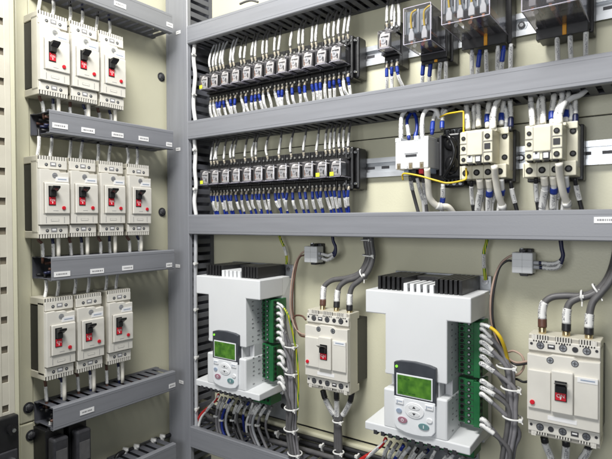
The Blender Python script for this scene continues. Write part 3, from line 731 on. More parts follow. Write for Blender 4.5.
# contactor wires
gc = 'marked wires above the contactors'; gd = 'marked wires below the contactors'
def pth(lst, y0, y1):
    n = len(lst)-1; return [at(u, v, y0+(y1-y0)*i/n) for i, (u, v) in enumerate(lst)]
UP3 = [([(0, 0), (0, -14), (0, -28), (0, -40)], 'white_cable', .0040, [(.12, .62, 'sleeve', 1.2, 'marker_sleeve')])]
def above(cname, specs):
    for j, (pts, mm, r, bits, y0) in enumerate(sorted(specs, key=lambda q: q[0][0][0])):
        wire('marked_wire', '%s wire from the left above %s' % (ORD[j], cname), 'wire', pth(pts, y0, 1.055), r*1.08, mm, bits, gc)
def below(cname, specs):
    for j, (pts, mm, r, bits, y0) in enumerate(sorted(specs, key=lambda q: q[0][0][0])):
        wire('marked_wire', '%s wire from the left below %s' % (ORD[j], cname), 'wire', pth(pts, y0, 1.05), r*1.08, mm, bits, gd)
S1 = [(.12, .62, 'sleeve', 1.18, 'marker_sleeve')]
S2 = [(.12, .5, 'sleeve', 1.18, 'marker_sleeve'), (.5, .66, 'blue_tip', 1.25, 'collar')]
S3 = [(.1, .28, 'blue_tip', 1.25, 'collar'), (.28, .72, 'sleeve', 1.18, 'marker_sleeve')]
S4 = [(0, .16, 'cream_cable', 1.1, 'ferrule'), (.22, .62, 'sleeve', 1.18, 'marker_sleeve')]
for cn, du, dv in (('the right cream contactor', 0, 0), ('the middle cream contactor', -64.5, 3)):
    f = lambda L: [(u+du, v+dv) for u, v in L]
    above(cn, [
        (f([(532.5, 126), (532, 116), (531, 104), (530, 86)]), 'white_cable', .0042, S4, 1.0),
        (f([(543, 124), (543, 113), (542, 98), (541, 80)]), 'white_cable', .0046, S4, 1.03),
        (f([(552, 124), (552, 112), (554, 98), (555, 80)]), 'white_cable', .0044, S3, 1.03),
        (f([(560, 124), (560, 114), (564, 104), (572, 98), (580, 95), (588, 88)]) if du == 0 else f([(558, 126), (558, 114), (560, 102), (566, 92), (572, 84), (576, 78)]), 'white_cable', .0046, [(.0, .14, 'cream_cable', 1.1, 'ferrule'), (.2, .5, 'sleeve', 1.15, 'marker_sleeve')], 1.0),
        (f([(566, 122), (566, 112), (568, 98), (568, 80)]), 'white_cable', .0042, S3, 1.035),
        (f([(575, 128), (575.5, 118), (575, 104), (574, 84)]), 'black_cable', .0038, [(.08, .3, 'navy_cable', 1.3, 'collar'), (.32, .72, 'sleeve', 1.2, 'marker_sleeve')], 1.03),
        (f([(538, 126), (538.5, 118), (538, 106), (541, 96), (547, 84)]), 'white_cable', .0036, [(.1, .4, 'sleeve', 1.2, 'marker_sleeve')], 1.04),
        (f([(556, 126), (557, 112), (562, 100), (561, 88), (556, 76)]), 'white_cable', .0040, [(.15, .5, 'sleeve', 1.2, 'marker_sleeve')], 1.01),
        (f([(570, 126), (571, 114), (569, 104), (563, 96), (556, 90), (550, 78)]), 'light_cable', .0036, [(.1, .35, 'sleeve', 1.2, 'marker_sleeve')], 1.04)])
    below(cn, [
        (f([(536, 178), (536, 188), (537, 200), (540, 222)]), 'black_cable', .0034, [(.12, .55, 'sleeve', 1.2, 'marker_sleeve')], 1.02),
        (f([(544, 176), (545, 188), (543, 200), (541, 222)]), 'white_cable', .0054, [(0, .2, 'cream_cable', 1.12, 'ferrule'), (.3, .7, 'sleeve', 1.15, 'marker_sleeve')], 1.01),
        (f([(553, 176), (554, 188), (553, 200), (553, 222)]), 'white_cable', .0048, [(0, .18, 'cream_cable', 1.15, 'ferrule'), (.26, .38, 'blue_tip', 1.3, 'collar'), (.4, .75, 'sleeve', 1.18, 'marker_sleeve')], 1.01),
        (f([(559, 163), (560, 176), (563, 192), (567, 204), (570, 222)]), 'cream_cable', .0058, [(.66, .74, 'tie', 1.25, 'tape')], .985),
        (f([(566, 176), (566.5, 186), (565, 198), (562, 222)]), 'white_cable', .0044, [(.24, .36, 'blue_tip', 1.3, 'collar'), (.4, .75, 'sleeve', 1.18, 'marker_sleeve')], 1.015),
        (f([(575, 178), (577, 190), (580, 202), (585, 222)]), 'black_cable', .0036, [(.16, .5, 'sleeve', 1.2, 'marker_sleeve')], 1.03),
        (f([(549, 176), (548, 186), (546, 198), (548, 222)]), 'cream_cable', .0044, [(.2, .5, 'sleeve', 1.2, 'marker_sleeve')], 1.03),
        (f([(563, 178), (560, 190), (556, 202), (557, 222)]), 'white_cable', .0042, [(.15, .5, 'sleeve', 1.2, 'marker_sleeve')], 1.035)])
cn = 'the white covered contactor'
above(cn, [
    ([(401, 141), (401, 128), (402, 116), (408, 109), (417, 110), (421, 102)], 'white_cable', .0042, [(.05, .34, 'sleeve', 1.15, 'marker_sleeve')], .995),
    ([(409, 139), (408, 130), (407, 120), (411, 113), (416, 104)], 'blue_cable', .0034, [(.08, .38, 'sleeve', 1.25, 'marker_sleeve')], 1.01),
    ([(415, 138), (417, 128), (416, 118), (413, 110), (411, 98)], 'blue_cable', .0032, [(0, .12, 'blue_tip', 1.3, 'collar')], 1.02),
    ([(422.5, 141), (422, 128), (423, 116), (428, 108.5), (436, 110), (440, 118), (444, 108), (450, 100)], 'white_cable', .0042, [(.04, .24, 'sleeve', 1.15, 'marker_sleeve')], .995),
    ([(432, 134), (433, 122), (436, 112), (440, 98)], 'blue_cable', .0036, [(.1, .32, 'blue_tip', 1.3, 'collar'), (.34, .72, 'sleeve', 1.2, 'marker_sleeve')], 1.01),
    ([(442, 130), (442.5, 120), (445, 112), (452, 108), (458, 104), (462, 96)], 'grey_cable', .0036, [(.04, .2, 'blue_tip', 1.3, 'collar'), (.22, .5, 'sleeve', 1.2, 'marker_sleeve')], 1.02)])
below(cn, [
    ([(410, 176), (412, 188), (415, 200), (421, 222)], 'grey_cable', .0036, [(.1, .3, 'sleeve', 1.2, 'marker_sleeve')], 1.01),
    ([(417, 178), (420, 190), (423, 202), (425, 222)], 'white_cable', .0034, [(.1, .5, 'sleeve', 1.2, 'marker_sleeve')], 1.02),
    ([(423, 178), (424, 190), (426, 204), (428, 222)], 'grey_cable', .0034, [(.1, .6, 'sleeve', 1.2, 'marker_sleeve')], 1.03),
    ([(427, 168), (428, 182), (430, 198), (438, 206), (448, 207), (454, 214)], 'cream_cable', .0060, [(.66, .74, 'tie', 1.25, 'tape')], .985),
    ([(443, 184), (443, 196), (442, 206), (442, 222)], 'white_cable', .0042, [(.1, .35, 'sleeve', 1.2, 'marker_sleeve'), (.35, .52, 'blue_tip', 1.25, 'collar')], 1.03)])
wire('yellow_jumper', 'bent yellow wire above the black relay block', 'wire', [at(463.5, 137, .995), at(463.6, 127, .995), at(463.5, 114, 1.0), at(462.5, 111.5, 1.0), at(455, 112.5, 1.0), at(447, 114, 1.01), at(440, 117, 1.03)], .0017, 'yellow_cable')
wire('yellow_jumper', 'long yellow wire slung below the white covered contactor', 'wire', [at(466, 168, .99), at(466.3, 176, .99), at(464, 180, .985), at(448, 183, .985), at(436, 180.5, .98), at(420, 176, .98), at(406, 173.5, .98), at(402.5, 175, .985), at(403, 180, .99)], .0019, 'yellow_cable')

# ------------------------------------------------------------------ soft starters
def starter(label, loc):
    t = thing('soft_starter', label, 'soft starter', loc, 0, 'white soft starters')   # origin: wall, z of hood top
    a = .1095
    k = MB(); k.box(-.080, .081, -.001, -.010, -.388, .016, 'zinc', .001); k.cyl((.070, -.010, -.352), (.070, -.0112, -.352), .0075, 'hole', 16); k.box(-.106, .108, -.0105, -.014, -.020, .028, 'zinc', .001); k.build('mounting_plate', t)
    k = MB(); k.cyl((.097, -.014, .016), (.097, -.020, .016), .0065, 'steel', 6); k.build('screw', t); k = MB(); k.cyl((-.097, -.014, .016), (-.097, -.020, .016), .0065, 'steel', 6); k.build('screw', t)
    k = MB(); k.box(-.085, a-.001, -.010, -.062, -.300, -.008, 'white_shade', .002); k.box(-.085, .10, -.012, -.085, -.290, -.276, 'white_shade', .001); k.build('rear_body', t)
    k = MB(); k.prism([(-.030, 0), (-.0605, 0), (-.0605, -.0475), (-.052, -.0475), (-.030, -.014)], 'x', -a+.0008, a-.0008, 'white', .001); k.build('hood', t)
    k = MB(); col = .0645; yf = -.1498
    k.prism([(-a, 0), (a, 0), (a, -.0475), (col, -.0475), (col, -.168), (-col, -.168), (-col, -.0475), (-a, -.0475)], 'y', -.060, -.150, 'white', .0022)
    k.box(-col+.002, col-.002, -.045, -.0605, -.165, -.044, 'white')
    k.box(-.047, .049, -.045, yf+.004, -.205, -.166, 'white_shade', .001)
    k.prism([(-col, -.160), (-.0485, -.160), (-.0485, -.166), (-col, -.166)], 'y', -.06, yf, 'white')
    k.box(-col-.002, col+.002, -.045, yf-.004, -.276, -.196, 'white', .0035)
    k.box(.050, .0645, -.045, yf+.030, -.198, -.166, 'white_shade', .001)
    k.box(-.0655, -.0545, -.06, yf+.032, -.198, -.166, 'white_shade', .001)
    k.build('front_cover', t)
    k = MB(); k.box(-col-.0125, -col+.002, -.095, -.115, -.158, -.104, 'white', .0015); k.build('side_tab', t)
    k = MB(); k.box(-.0550, -.0500, yf+.0305, yf+.0325, -.196, -.168, 'black'); k.box(-.0552, -.0498, yf+.0300, yf+.0306, -.186, -.176, 'yellow_cable'); k.build('warning_sticker', t)
    k = MB()                                                                  # printed terminal numbers on the cover's right side
    for r_ in range(20):
        z = -.058-.0108*r_
        if -.165 > z > -.198: continue
        if r_ == 13: k.build('printing', t); k = MB()
        for y0, w_ in ((-.128, .006), (-.108, .009), (-.092, .004), (-.082, .006)):
            if random.random() < .8:
                xf = col+.0005 if z > -.19 else col+.0025
                k.box(xf-.0003, xf+.00012, y0, y0+w_*random.uniform(.6, 1.2), z-.0012, z+.0012, 'grey_ink')
    k.build('printing', t)
    k = MB(); k.prism([(-.060, -.268), (-.154, -.274), (-.154, -.2905), (-.040, -.2905), (-.040, -.268)], 'x', -a, a, 'white', .0022)
    k.build('lower_ledge', t)
    k = MB()
    for i in range(11):
        x = -.085+.0165*i; k.box(x-.0042, x+.0042, -.0925, -.1545, -.2958, -.2868, 'dark', .0006)
    k.build('comb', t)
    # green pluggable terminal blocks
    for (z1, z0, n) in ((-.0530, -.1595, 9), (-.1680, -.2555, 7)):
        k = MB(); k.box(.066, .113, -.050, -.090, z0, z1, 'green_block', .001); p = (z1-z0)/n
        k.box(.080, .098, -.090, -.096, z0, z1, 'green_block', .001); k.box(.1, .112, -.09, -.104, z0, z1, 'green_block', .001)
        for i in range(n):
            z = z0+p*(i+.5)
            k.box(.070, .1125, -.0895, -.0966, z0+p*i-.0005, z0+p*i+.0005, 'dark') if i else None
            k.cyl((.073, -.0895, z), (.073, -.0915, z), .0034, 'hole', 10)
            k.cyl((.089, -.0955, z), (.089, -.0972, z), .0036, 'hole', 10); k.cyl((.089, -.096, z), (.089, -.098, z), .0022, 'zinc', 8)
            k.box(.1125, .1134, -.099, -.092, z-.003, z+.003, 'hole')
        k.build('terminal_block', t)
    k = MB(); k.box(-.095, .100, -.055, -.100, -.318, -.2915, 'green_block', .001)
    for i in range(16): k.cyl((-.088+.012*i, -.0995, -.306), (-.088+.012*i, -.1015, -.306), .0036, 'hole', 10)
    k.build('terminal_block', t)
    # heat sink fins
    for (xa, xb, n, h, yf_, mm) in ((-.088, -.035, 6, .0275, -.130, 'black'), (.036, .083, 6, .0285, -.130, 'black')):
        for i in range(n):
            x = xa+(xb-xa)*i/(n-1); q = MB(); q.box(x-.0032, x+.0032, -.022, yf_, -.004, h, mm, .0008); q.build('fin', t)
        q = MB(); q.box(xa, xb, -.026, yf_+.010, -.003, h*.55, 'hole'); q.build('fin_core', t)
    for i in range(5):
        x = -.0275+.0137*i; q = MB(); q.box(x-.0042, x+.0042, -.066, -.134, -.002, .0165, 'white', .001); q.build('fin', t)
    q = MB(); q.box(-.033, .034, -.022, -.064, -.003, .025, 'black', .001); q.box(-.030, .031, -.068, -.128, -.0015, .006, 'dark'); q.build('fin_core', t)
    # keypad
    kp = MB(); y1 = yf-.0095
    kp.prism([(-.041, -.138), (-.028, -.1345), (.002, -.1330), (.032, -.1355), (.0455, -.139), (.0455, -.2120), (-.041, -.2120)], 'y', yf+.006, y1, 'keypad_dark', .0016)
    kp.prism([(-.0405, -.2050), (.0450, -.2050), (.0445, -.262), (.038, -.2700), (.020, -.2745), (.002, -.2755), (-.016, -.2745), (-.034, -.2700), (-.040, -.262)], 'y', yf+.006, y1-.0008, 'silver', .0016)
    kp_o = kp.build('keypad', t)
    q = MB(); q.box(-.0350, .0400, y1, y1-.0012, -.2025, -.1590, 'silver', .0008); q.build('screen_frame', kp_o)
    q = MB(); q.box(-.0325, .0375, y1-.0012, y1-.0019, -.2000, -.1615, 'lcd', .0003)
    for (zz, ln) in ((-.168, 3), (-.1955, 4)):
        xx = -.029
        for c in range(ln):
            wd = random.uniform(.004, .008); q.box(xx, xx+wd, y1-.0019, y1-.00205, zz-.0011, zz+.0011, 'lcd_ink'); xx += wd+random.uniform(.003, .006)
    q.build('screen', kp_o)
    q = MB(); q.cyl((-.0345, y1, -.1460), (-.0345, y1-.0015, -.1460), .0026, 'led', 12); q.build('status_light', kp_o)
    yb = y1-.0008
    def oval(x, z, rx, rz, m_, nm, hgt=.002, mark=None):
        q = MB(); P = [(x+rx*math.cos(2*PI*i/24), z+rz*math.sin(2*PI*i/24)) for i in range(24)]; q.prism(P, 'y', yb+.001, yb-hgt, m_, .0005)
        if mark == 'up': q.prism([(x-.0035, z-.002), (x+.0035, z-.002), (x, z+.0025)], 'y', yb-hgt, yb-hgt-.0003, 'ink')
        if mark == 'down': q.prism([(x-.0035, z+.002), (x+.0035, z+.002), (x, z-.0025)], 'y', yb-hgt, yb-hgt-.0003, 'ink')
        if mark == 'stop': q.cyl((x, yb-hgt+.0002, z), (x, yb-hgt-.0003, z), .003, 'button', 14); q.cyl((x, yb-hgt, z), (x, yb-hgt-.0005, z), .0019, m_, 12)
        if mark == 'start': q.box(x-.0008, x+.0008, yb-hgt, yb-hgt-.0004, z-.003, z+.003, 'button')
        return q.build(nm, kp_o)
    oval(.003, -.2270, .0200, .0150, 'button', 'button', .0016)
    oval(.003, -.2205, .0120, .0050, 'white', 'button', .0024, 'up'); oval(.003, -.2335, .0120, .0050, 'white', 'button', .0024, 'down')
    oval(-.0215, -.2500, .0100, .0062, 'button_red', 'button', .002, 'stop'); oval(.0225, -.2540, .0110, .0062, 'button_green', 'button', .002, 'start')
    oval(-.0290, -.2330, .0060, .0046, 'button_blue', 'button'); oval(.0340, -.2400, .0060, .0046, 'button', 'button')
    for sx in (-1, 1):
        q = MB(); xc = .003+sx*.0305
        q.box(xc-.0085, xc+.0085, yb, yb-.002, -.2195, -.2100, 'button', .001); q.box(xc-.003, xc+.006, yb-.002, yb-.0023, -.2145, -.2130, 'button_blue'); q.box(xc-.0055, xc-.004, yb-.002, yb-.0023, -.2180, -.2120, 'button_blue')
        q.build('button', kp_o)
    return t
st1 = starter('white soft starter on the left with lit green screen', (-.9145, BACK, -.144))
dup(st1, (-.4090, BACK, -.144), 'white soft starter on the right with lit green screen', 'white soft starters')

# ------------------------------------------------------------------ cables in the lower bay
gh = 'thick grey cables above the wide breakers'
def heavy(lab, pts, r, tip):
    wire('power_cable', lab, 'cable', pts, r, 'grey_cable', [(0, .045, 'brass', 1.05, 'lug'), (.045, .10, tip, 1.25, 'shrink_tube'), (.10, .215, 'sleeve', 1.22, 'marker_sleeve')], gh, 10)
def yy(lst, y0, y1): return pth(lst, y0, y1)
heavy('left thick grey cable above the breaker between the starters', yy([(322.6, 311), (323, 301), (323.4, 291), (325.5, 285), (333, 280), (347, 278), (360, 272.5), (367.5, 258), (366, 244), (365, 228)], 1.03, 1.065), .0062, 'brown_cable')
heavy('middle thick grey cable above the breaker between the starters', yy([(336.4, 312), (336.8, 302), (337.5, 293), (340, 286), (346.5, 281), (357.5, 277), (366, 267), (370, 255), (368.5, 242), (367.5, 228)], 1.03, 1.06), .0062, 'black_cable')
heavy('right thick grey cable above the breaker between the starters', yy([(349.5, 315), (349.6, 304), (350, 294), (353, 286), (361, 279.5), (368.5, 271), (373, 257), (371.5, 243), (370.5, 228)], 1.03, 1.055), .0062, 'black_cable')
heavy('left thick grey cable above the breaker right of both starters', yy([(542.4, 334), (542.4, 322), (542.5, 309), (545.5, 301.5), (553, 297), (566, 295.8), (582, 296), (596, 291), (606, 281), (613, 265), (618, 240), (620, 226)], 1.03, 1.06), .0062, 'brown_cable')
heavy('middle thick grey cable above the breaker right of both starters', yy([(566.2, 337), (566.4, 324), (567, 311), (570, 303), (578, 298.5), (590, 295.5), (602, 288), (611, 274), (617, 256), (621, 226)], 1.03, 1.055), .0062, 'black_cable')
heavy('right thick grey cable above the breaker right of both starters', yy([(588.8, 340), (589, 326), (590, 312), (593, 302), (600, 294), (610, 281), (617, 265), (622, 245), (624, 226)], 1.03, 1.05), .0062, 'black_cable')
def tie(p, ax, r, lab, g='white cable ties in the lower bay'):
    p = Vector(p); ax = Vector(ax).normalized(); k = MB(); e1 = ax.orthogonal().normalized(); e2 = ax.cross(e1)
    k.tube([p+(e1*math.cos(2*PI*i/24)+e2*math.sin(2*PI*i/24))*r for i in range(25)], .0019, 'tie', 6)
    n = ax.cross(Vector((0, 1, 0))).normalized(); k.box(p.x-n.x*r-.0035, p.x-n.x*r+.0035, p.y-r*.7-.004, p.y-r*.7+.004, p.z-.003, p.z+.003, 'tie', .001)
    k.cyl(p-n*r+Vector((0, -r*.7, 0)), p-n*(r+.005)+Vector((0, -r*.7-.005, -.003)), .0011, 'tie', 6)
    tag(k.build('cable_tie'), lab, 'cable tie', g)
tie(at(363.5, 274.5, 1.05), (1, 0, .6), .0125, 'white tie at the bend of the thick cables between the starters')
tie(at(369, 255.5, 1.055), (.1, 0, 1), .0145, 'white tie on the thick cables just below the duct between the starters')
tie(at(366.8, 240, 1.06), (0, 0, 1), .0130, 'highest white tie on the thick cables between the starters')
tie(at(582, 296, 1.045), (1, 0, .1), .0095, 'left white tie on the thick cables above the far right breaker')
tie(at(597, 290, 1.05), (1, 0, .7), .012, 'right white tie on the thick cables above the far right breaker')

gl = 'cables below the wide breakers'
SB = [(0, .10, 'black_cable', 1.2, 'shrink_tube'), (.12, .32, 'sleeve', 1.2, 'marker_sleeve')]
for j, L in enumerate(([(322.8, 390), (325, 398), (330, 408), (335.5, 419), (336, 435), (336, 470)], [(336.5, 391), (336.8, 402), (337.2, 416), (338, 435), (338.5, 470)], [(352, 393), (350, 402), (345, 412), (340, 420), (340, 436), (341, 470)])):
    wire('power_cable', '%s dark cable below the breaker between the starters' % ('left', 'middle', 'right')[j], 'cable', yy(L, 1.045, 1.05), .0058, 'grey_cable', SB, gl)
tie(at(338, 421, 1.046), (0, 0, 1), .0125, 'white tie where three dark cables join below the breaker')
tie(at(338.5, 452, 1.04), (0, 0, 1), .0125, 'white tie on the joined dark cables close to the bottom duct')
for j, L in enumerate(([(544, 437), (546, 446), (551, 458), (556, 480)], [(566, 440), (566, 450), (565, 462), (564, 484)], [(590, 442), (587, 452), (580, 464), (574, 486)])):
    wire('power_cable', '%s dark cable below the breaker right of both starters' % ('left', 'middle', 'right')[j], 'cable', yy(L, 1.045, 1.05), .0058, 'grey_cable', [(0, .12, 'black_cable', 1.2, 'shrink_tube'), (.14, .5, 'sleeve', 1.2, 'marker_sleeve')], gl)

# small connectors and their wires
def connector(lab, x, z):
    t = thing('wire_connector', lab, 'connector', (x, BACK, z), 0, 'white wire connectors on the back wall')
    k = MB(); k.box(-.019, .019, -.020, -.050, -.020, .020, 'white', .002)
    for zz in (-.007, .006): k.box(-.0188, .0188, -.0498, -.0503, zz-.0005, zz+.0005, 'white_shade')
    k.box(-.0005, .0005, -.0498, -.0503, -.019, .019, 'white_shade'); k.build('body', t)
    k = MB(); k.box(-.012, .012, -.001, -.020, -.026, .026, 'dark', .002); k.box(-.008, .004, -.022, -.040, .020, .026, 'dark', .002); k.cyl((-.004, -.035, .020), (-.004, -.035, .028), .004, 'zinc', 10); k.box(-.006, .008, -.022, -.04, -.026, -.020, 'dark', .001); k.build('holder', t)
connector('small white connector hanging left of the middle breaker cables', -.7265, -.0845)
connector('small white connector right of the right soft starter', -.2335, -.0838)
gw = 'thin wires at the white connectors'
for j, (o, mm) in enumerate(((0, 'pink_cable'), (2.0, 'brown_cable'))):
    wire('thin_wire', '%s thin wire from the left connector to the middle breaker' % ('pinkish', 'brown')[j], 'wire', pth([(305, 251+o*2), (300, 255+o), (294.6+o, 266), (291+o, 288), (290.5+o, 309), (294+o, 325), (300, 333+o), (307, 335+o)], 1.06, 1.035), .0022, mm, (), gw)
    wire('thin_wire', '%s thin wire from the right connector to the far right breaker' % ('pinkish', 'dark')[j], 'wire', pth([(513, 255+o*3), (507, 258+o*1.5), (500, 265+o), (493.7+o, 281), (490.5+o, 303), (492+o, 326), (502+o, 350), (514, 362+o), (530, 361+o)], 1.06, 1.035), .0022, ('pink_cable', 'black_cable')[j], (), gw)
wire('thin_wire', 'brown loop of wire left of the middle breaker', 'wire', pth([(292, 331), (291, 323), (295, 316), (302, 316), (306, 320)], 1.05, 1.04), .0022, 'brown_cable', (), gw)
wire('thin_wire', 'pale loop of wire left of the far right breaker', 'wire', pth([(508, 352), (514, 351), (522, 356), (524, 366), (519, 374), (510, 377)], 1.05, 1.04), .0022, 'pink_cable', (), gw)
wire('thin_wire', 'dark wire curling towards the left edge of the far right breaker', 'wire', pth([(508, 381), (516, 379), (524, 382), (532, 380)], 1.05, 1.04), .0024, 'black_cable', (), gw)
for j, o in enumerate((0, 4.5)):
    wire('marked_wire', '%s dark blue wire from the left connector up to the duct' % ('upper', 'lower')[j], 'wire', pth([(316, 253+o), (322, 254+o), (328, 255.5+o), (333.5+o*.3, 253+o*.4), (335.5, 247), (333, 240), (331+o*.4, 226)], 1.06, 1.06), .0036, 'navy_cable', [(.0, .12, 'light_cable', 1.1, 'ferrule'), (.14, .42, 'sleeve', 1.2, 'marker_sleeve')], gw)
    wire('marked_wire', '%s dark blue wire from the right connector up to the duct' % ('upper', 'lower')[j], 'wire', pth([(531, 262.5+o), (540, 263+o), (552, 264+o), (559, 262+o), (563, 256), (561.5, 247), (558.5+o*.4, 226)], 1.06, 1.06), .0036, 'navy_cable', [(.0, .12, 'light_cable', 1.1, 'ferrule'), (.16, .44, 'sleeve', 1.2, 'marker_sleeve')], gw)
ge = 'green and yellow earth wires of the soft starters'
wire('earth_wire', 'green and yellow wire down to the top of the left starter', 'wire', pth([(277, 226), (280, 238), (284, 247), (286.5, 256), (286.6, 264)], 1.07, 1.08), .0034, 'earth', [(.55, .78, 'sleeve', 1.25, 'marker_sleeve')], ge)
wire('earth_wire', 'green and yellow wire down to the top of the right starter', 'wire', pth([(489, 226), (487, 240), (484, 252), (484, 266), (485.5, 280)], 1.07, 1.08), .0034, 'earth', [(.52, .78, 'sleeve', 1.25, 'marker_sleeve')], ge)

# control cables leaving the green terminals of each starter
def loom(side, terms, centre, y0, endv, yel, ties, ends):
    n = len(terms); gname = 'grey control wires right of the soft starters'
    for j, (u, v) in enumerate(terms):
        rad = .0122*math.sqrt((j+.4)/n); phi = j*2.39996
        P = [at(u, v, y0), at(u+4.5, v+1.6, y0-.004)]
        for (cu, cv) in centre:
            if cv < v+14: continue
            P.append(at(cu, cv, y0+.012)+Vector((rad*math.cos(phi), rad*math.sin(phi), 0)))
        if len(P) < 4: P.insert(2, at(u+10, v+7, y0))
        wire('control_wire', '%s grey wire from the top at the green terminals of the %s starter' % (ORD[j], side), 'wire', P, .0044, ('mid_cable', 'grey_cable', 'mid_cable')[j % 3],
             [(0, .02, 'steel', .8, 'ferrule'), (.012, .012+13./(endv-v+20), 'sleeve', 1.12, 'marker_sleeve')], gname)
    wire('earth_wire', 'thin yellow and green wire along the cable loom of the %s starter' % side, 'wire', [at(u, v, yo) for u, v, yo in yel], .0026 if side == 'left' else .0034, 'earth' if side == 'left' else 'yellow_cable', [(0, .06, 'sleeve', 1.2, 'marker_sleeve')], ge)
    for j, (u, v, r) in enumerate(ties):
        tie(at(u, v, y0+.012), (.05, 0, 1), .0172, '%s white tie from the top on the cable loom of the %s starter' % (ORD[j], side))
loom('left', [(277, 307), (277, 313.5), (277, 320), (277, 326), (277, 332.5), (277, 339), (278, 351), (278, 357.5), (278, 364), (278, 378), (278, 383)],
     [(285, 330), (288, 347), (290, 365), (291, 385), (291.5, 408), (291, 428), (293, 446), (297, 470)], 1.0, 455, [(277.5, 303, .995), (282, 306, .99), (287.5, 314, .99), (291.5, 328, 1.0), (296, 350, 1.012), (298.2, 375, 1.015), (298, 400, 1.018), (296, 425, 1.022), (296, 450, 1.03), (298, 470, 1.03)],
     [(291, 346, .018), (291.5, 373, .022), (291.5, 408, .022), (291, 429, .022), (295, 453, .023)], None)
loom('right', [(480.5, 329), (480.5, 336), (480.5, 342.5), (480.5, 349.5), (480.5, 357), (480.5, 364), (481, 381.5), (481, 388), (481, 395), (481, 420), (481, 425.5)],
     [(500, 350), (507, 366), (510, 386), (512, 406), (511.5, 428), (508, 448), (504, 475)], 1.0, 460, [(481, 324.5, .995), (487, 326, .99), (494, 330, .99), (500, 337, .99), (504, 346, .998), (507, 357, 1.012), (510, 372, 1.022), (511, 400, 1.024), (509, 440, 1.024), (506, 475, 1.024)],
     [(506.5, 366.5, .019), (511, 388, .022), (512.5, 417, .022)], None)

# wires hanging from the comb of each starter into the bottom duct
def tails(side, du, dv, y):
    gname = 'wires hanging below the soft starters'
    specs = [('red_cable', [(218.7, 394), (216, 400), (208, 408), (201, 415), (196, 424)], [(.5, .85, 'red_cable', 1.3, 'collar')]),
             ('white_cable', [(219, 395), (214, 402), (207, 410), (201, 418), (198, 430)], [(.2, .5, 'sleeve', 1.2, 'marker_sleeve')]),
             ('mid_cable', [(222, 397), (218, 406), (216.5, 416), (217, 428), (220, 440)], [(.1, .3, 'sleeve', 1.2, 'marker_sleeve')]),
             ('mid_cable', [(226, 398), (221, 408), (219, 418), (220, 430), (226, 444)], [(.1, .3, 'sleeve', 1.2, 'marker_sleeve')]),
             ('blue_cable', [(230, 399), (224.5, 410), (222, 420), (223, 431), (230, 446)], [(.1, .22, 'sleeve', 1.2, 'marker_sleeve')]),
             ('light_cable', [(234, 400), (229, 408), (226, 418), (227, 430), (234, 446)], [(.1, .3, 'sleeve', 1.2, 'marker_sleeve')]),
             ('black_cable', [(239, 401), (235, 410), (233, 420), (236, 432), (243, 448)], [(.08, .3, 'sleeve', 1.2, 'marker_sleeve')]),
             ('grey_cable', [(244, 402), (238, 411), (237, 421), (240, 432), (246, 450)], [(.05, .28, 'sleeve', 1.2, 'marker_sleeve')]),
             ('mid_cable', [(258, 404), (252.5, 413), (250, 424), (252, 435), (259, 452)], [(.05, .26, 'sleeve', 1.2, 'marker_sleeve')]),
             ('light_cable', [(261, 404), (255.5, 413), (252.5, 424), (255, 436), (263, 454)], [(.05, .26, 'sleeve', 1.2, 'marker_sleeve')]),
             ('mid_cable', [(267, 405), (261, 414), (258, 425), (262, 437), (270, 456)], [(.05, .26, 'sleeve', 1.2, 'marker_sleeve')])]
    cols = ['red', 'white', 'second grey', 'grey', 'blue', 'pale grey', 'black', 'charcoal', 'mid grey', 'light grey', 'last grey']
    for j, (mm, L, bits) in enumerate(specs):
        wire('hanging_wire', '%s wire hanging below the %s starter, %s from the left' % (cols[j], side, ORD[j]), 'wire', [at(u, v, y)+Vector((du, 0, 0)) for u, v in L], .0037, mm, bits, gname)
        if j > 1 and j % 2 == 0:
            p = at(*L[2], y)+Vector((du, 0, 0)); k = MB(); k.cyl(p-Vector((0, 0, .002)), p+Vector((0, 0, .002)), .0058, 'tie', 12); k.box(p.x-.006, p.x-.001, p.y-.007, p.y-.002, p.z-.003, p.z+.003, 'tie', .001)
            tag(k.build('cable_tie'), 'white tie round the %s wire hanging below the %s starter' % (cols[j], side), 'cable tie', 'white cable ties in the lower bay')
tails('left', 0, 0, 1.02); tails('right', .507, 0, 1.02)
for side, du in (('left', 0), ('right', .507)):
    for j, (u, mm) in enumerate(((225, 'white_cable'), (233, 'black_cable'), (241, 'white_cable'), (249, 'blue_cable'), (253, 'white_cable'), (264, 'black_cable'), (272, 'mid_cable'))):
        y = 1.045; v0 = 396+(u-219)*.2
        wire('hanging_wire', '%s wire from the left in the rear fan of wires below the %s starter' % (ORD[j], side), 'wire', [at(a, b, y)+Vector((du, 0, 0)) for a, b in ((u, v0), (u-4+J(1.5), v0+9), (u-6+J(2), v0+20), (u-5+J(2), v0+32), (u+2+J(3), v0+50))], .0034, mm,
             [(.08, .26+J(.05), 'sleeve', 1.2, 'marker_sleeve')], 'wires hanging below the soft starters')
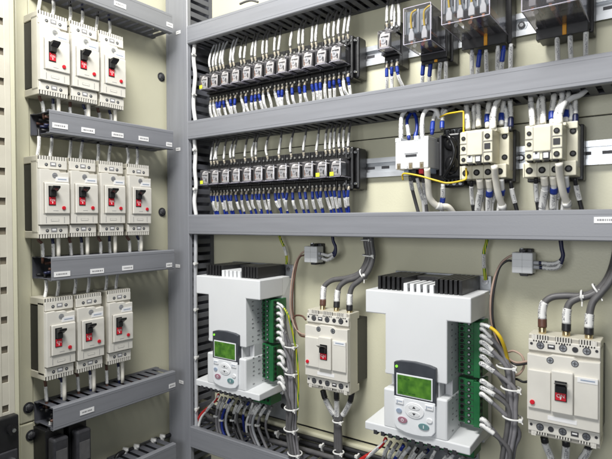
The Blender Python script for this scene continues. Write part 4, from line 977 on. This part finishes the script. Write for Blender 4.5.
for j, (z, y, m_) in enumerate(((-.565, 1.066, 'black_cable'), (-.552, 1.072, 'black_cable'), (-.572, 1.05, 'grey_cable'))):
    wire('black_cable', '%s dark cable lying along the bottom duct behind the hanging wires' % ('lower', 'upper', 'front')[j], 'cable', [(-1.10, y, z+.012), (-1.0, y+J(.005), z+J(.006)), (-.85, y+J(.005), z+J(.006)), (-.7, y, z+J(.004)), (-.5, y, z), (-.2, y, z), (.3, y, z)], .0062, m_, (), 'dark cables along the bottom duct')
for j, x in enumerate((-.98, -.84, -.775, -.70, -.60)):
    k = MB(); k.cyl((x-.002, 1.066, -.562), (x+.002, 1.066, -.562), .011, 'tie', 12); k.box(x-.004, x+.004, 1.05, 1.058, -.558, -.551, 'tie', .001)
    tag(k.build('cable_tie'), '%s white tie from the left on the dark cables along the bottom duct' % ORD[j], 'cable tie', 'white cable ties in the lower bay')

# small dark tool tip / wire lying on the top duct
wire('loose_wire', 'short dark wire end lying on top of the highest duct', 'wire', [at(240, 4, 1.05), at(246, 1.5, 1.05), at(252, .5, 1.05), at(258, 2, 1.05)], .003, 'grey_cable')

# ------------------------------------------------------------------ light
w = bpy.data.worlds.new('World'); sc.world = w; w.use_nodes = True
w.node_tree.nodes['Background'].inputs['Color'].default_value = (.80, .88, 1, 1); w.node_tree.nodes['Background'].inputs['Strength'].default_value = .10
def area(name, loc, target, sx, sy, power, col):
    l = bpy.data.lights.new(name, 'AREA'); l.shape = 'RECTANGLE'; l.size = sx; l.size_y = sy; l.energy = power; l.color = col
    o = bpy.data.objects.new(name, l); C.objects.link(o); o.location = loc
    o.rotation_euler = (Vector(target)-Vector(loc)).to_track_quat('-Z', 'Y').to_euler(); return o
area('cabinet_lamp', (-.50, .34, .95), (-.90, 1.05, .25), .50, .22, 11.5, (1, .985, .955))
area('added_soft_light', (-.50, .02, 1.32), (-.60, 1.1, .05), .95, .45, 27, (1, .985, .96))  # added soft light that brightens the back wall more than the side
area('added_front_fill', (-.30, -1.5, .20), (-.4, 1.1, -.25), 1.3, .8, 22, (.97, .985, 1))  # added frontal fill that lifts the lower bay
sc.view_settings.view_transform = 'Standard'; sc.view_settings.look = 'None'; sc.view_settings.exposure = 0
sc.cycles.use_denoising = True
sc.cycles.max_bounces = 8; sc.cycles.transparent_max_bounces = 16
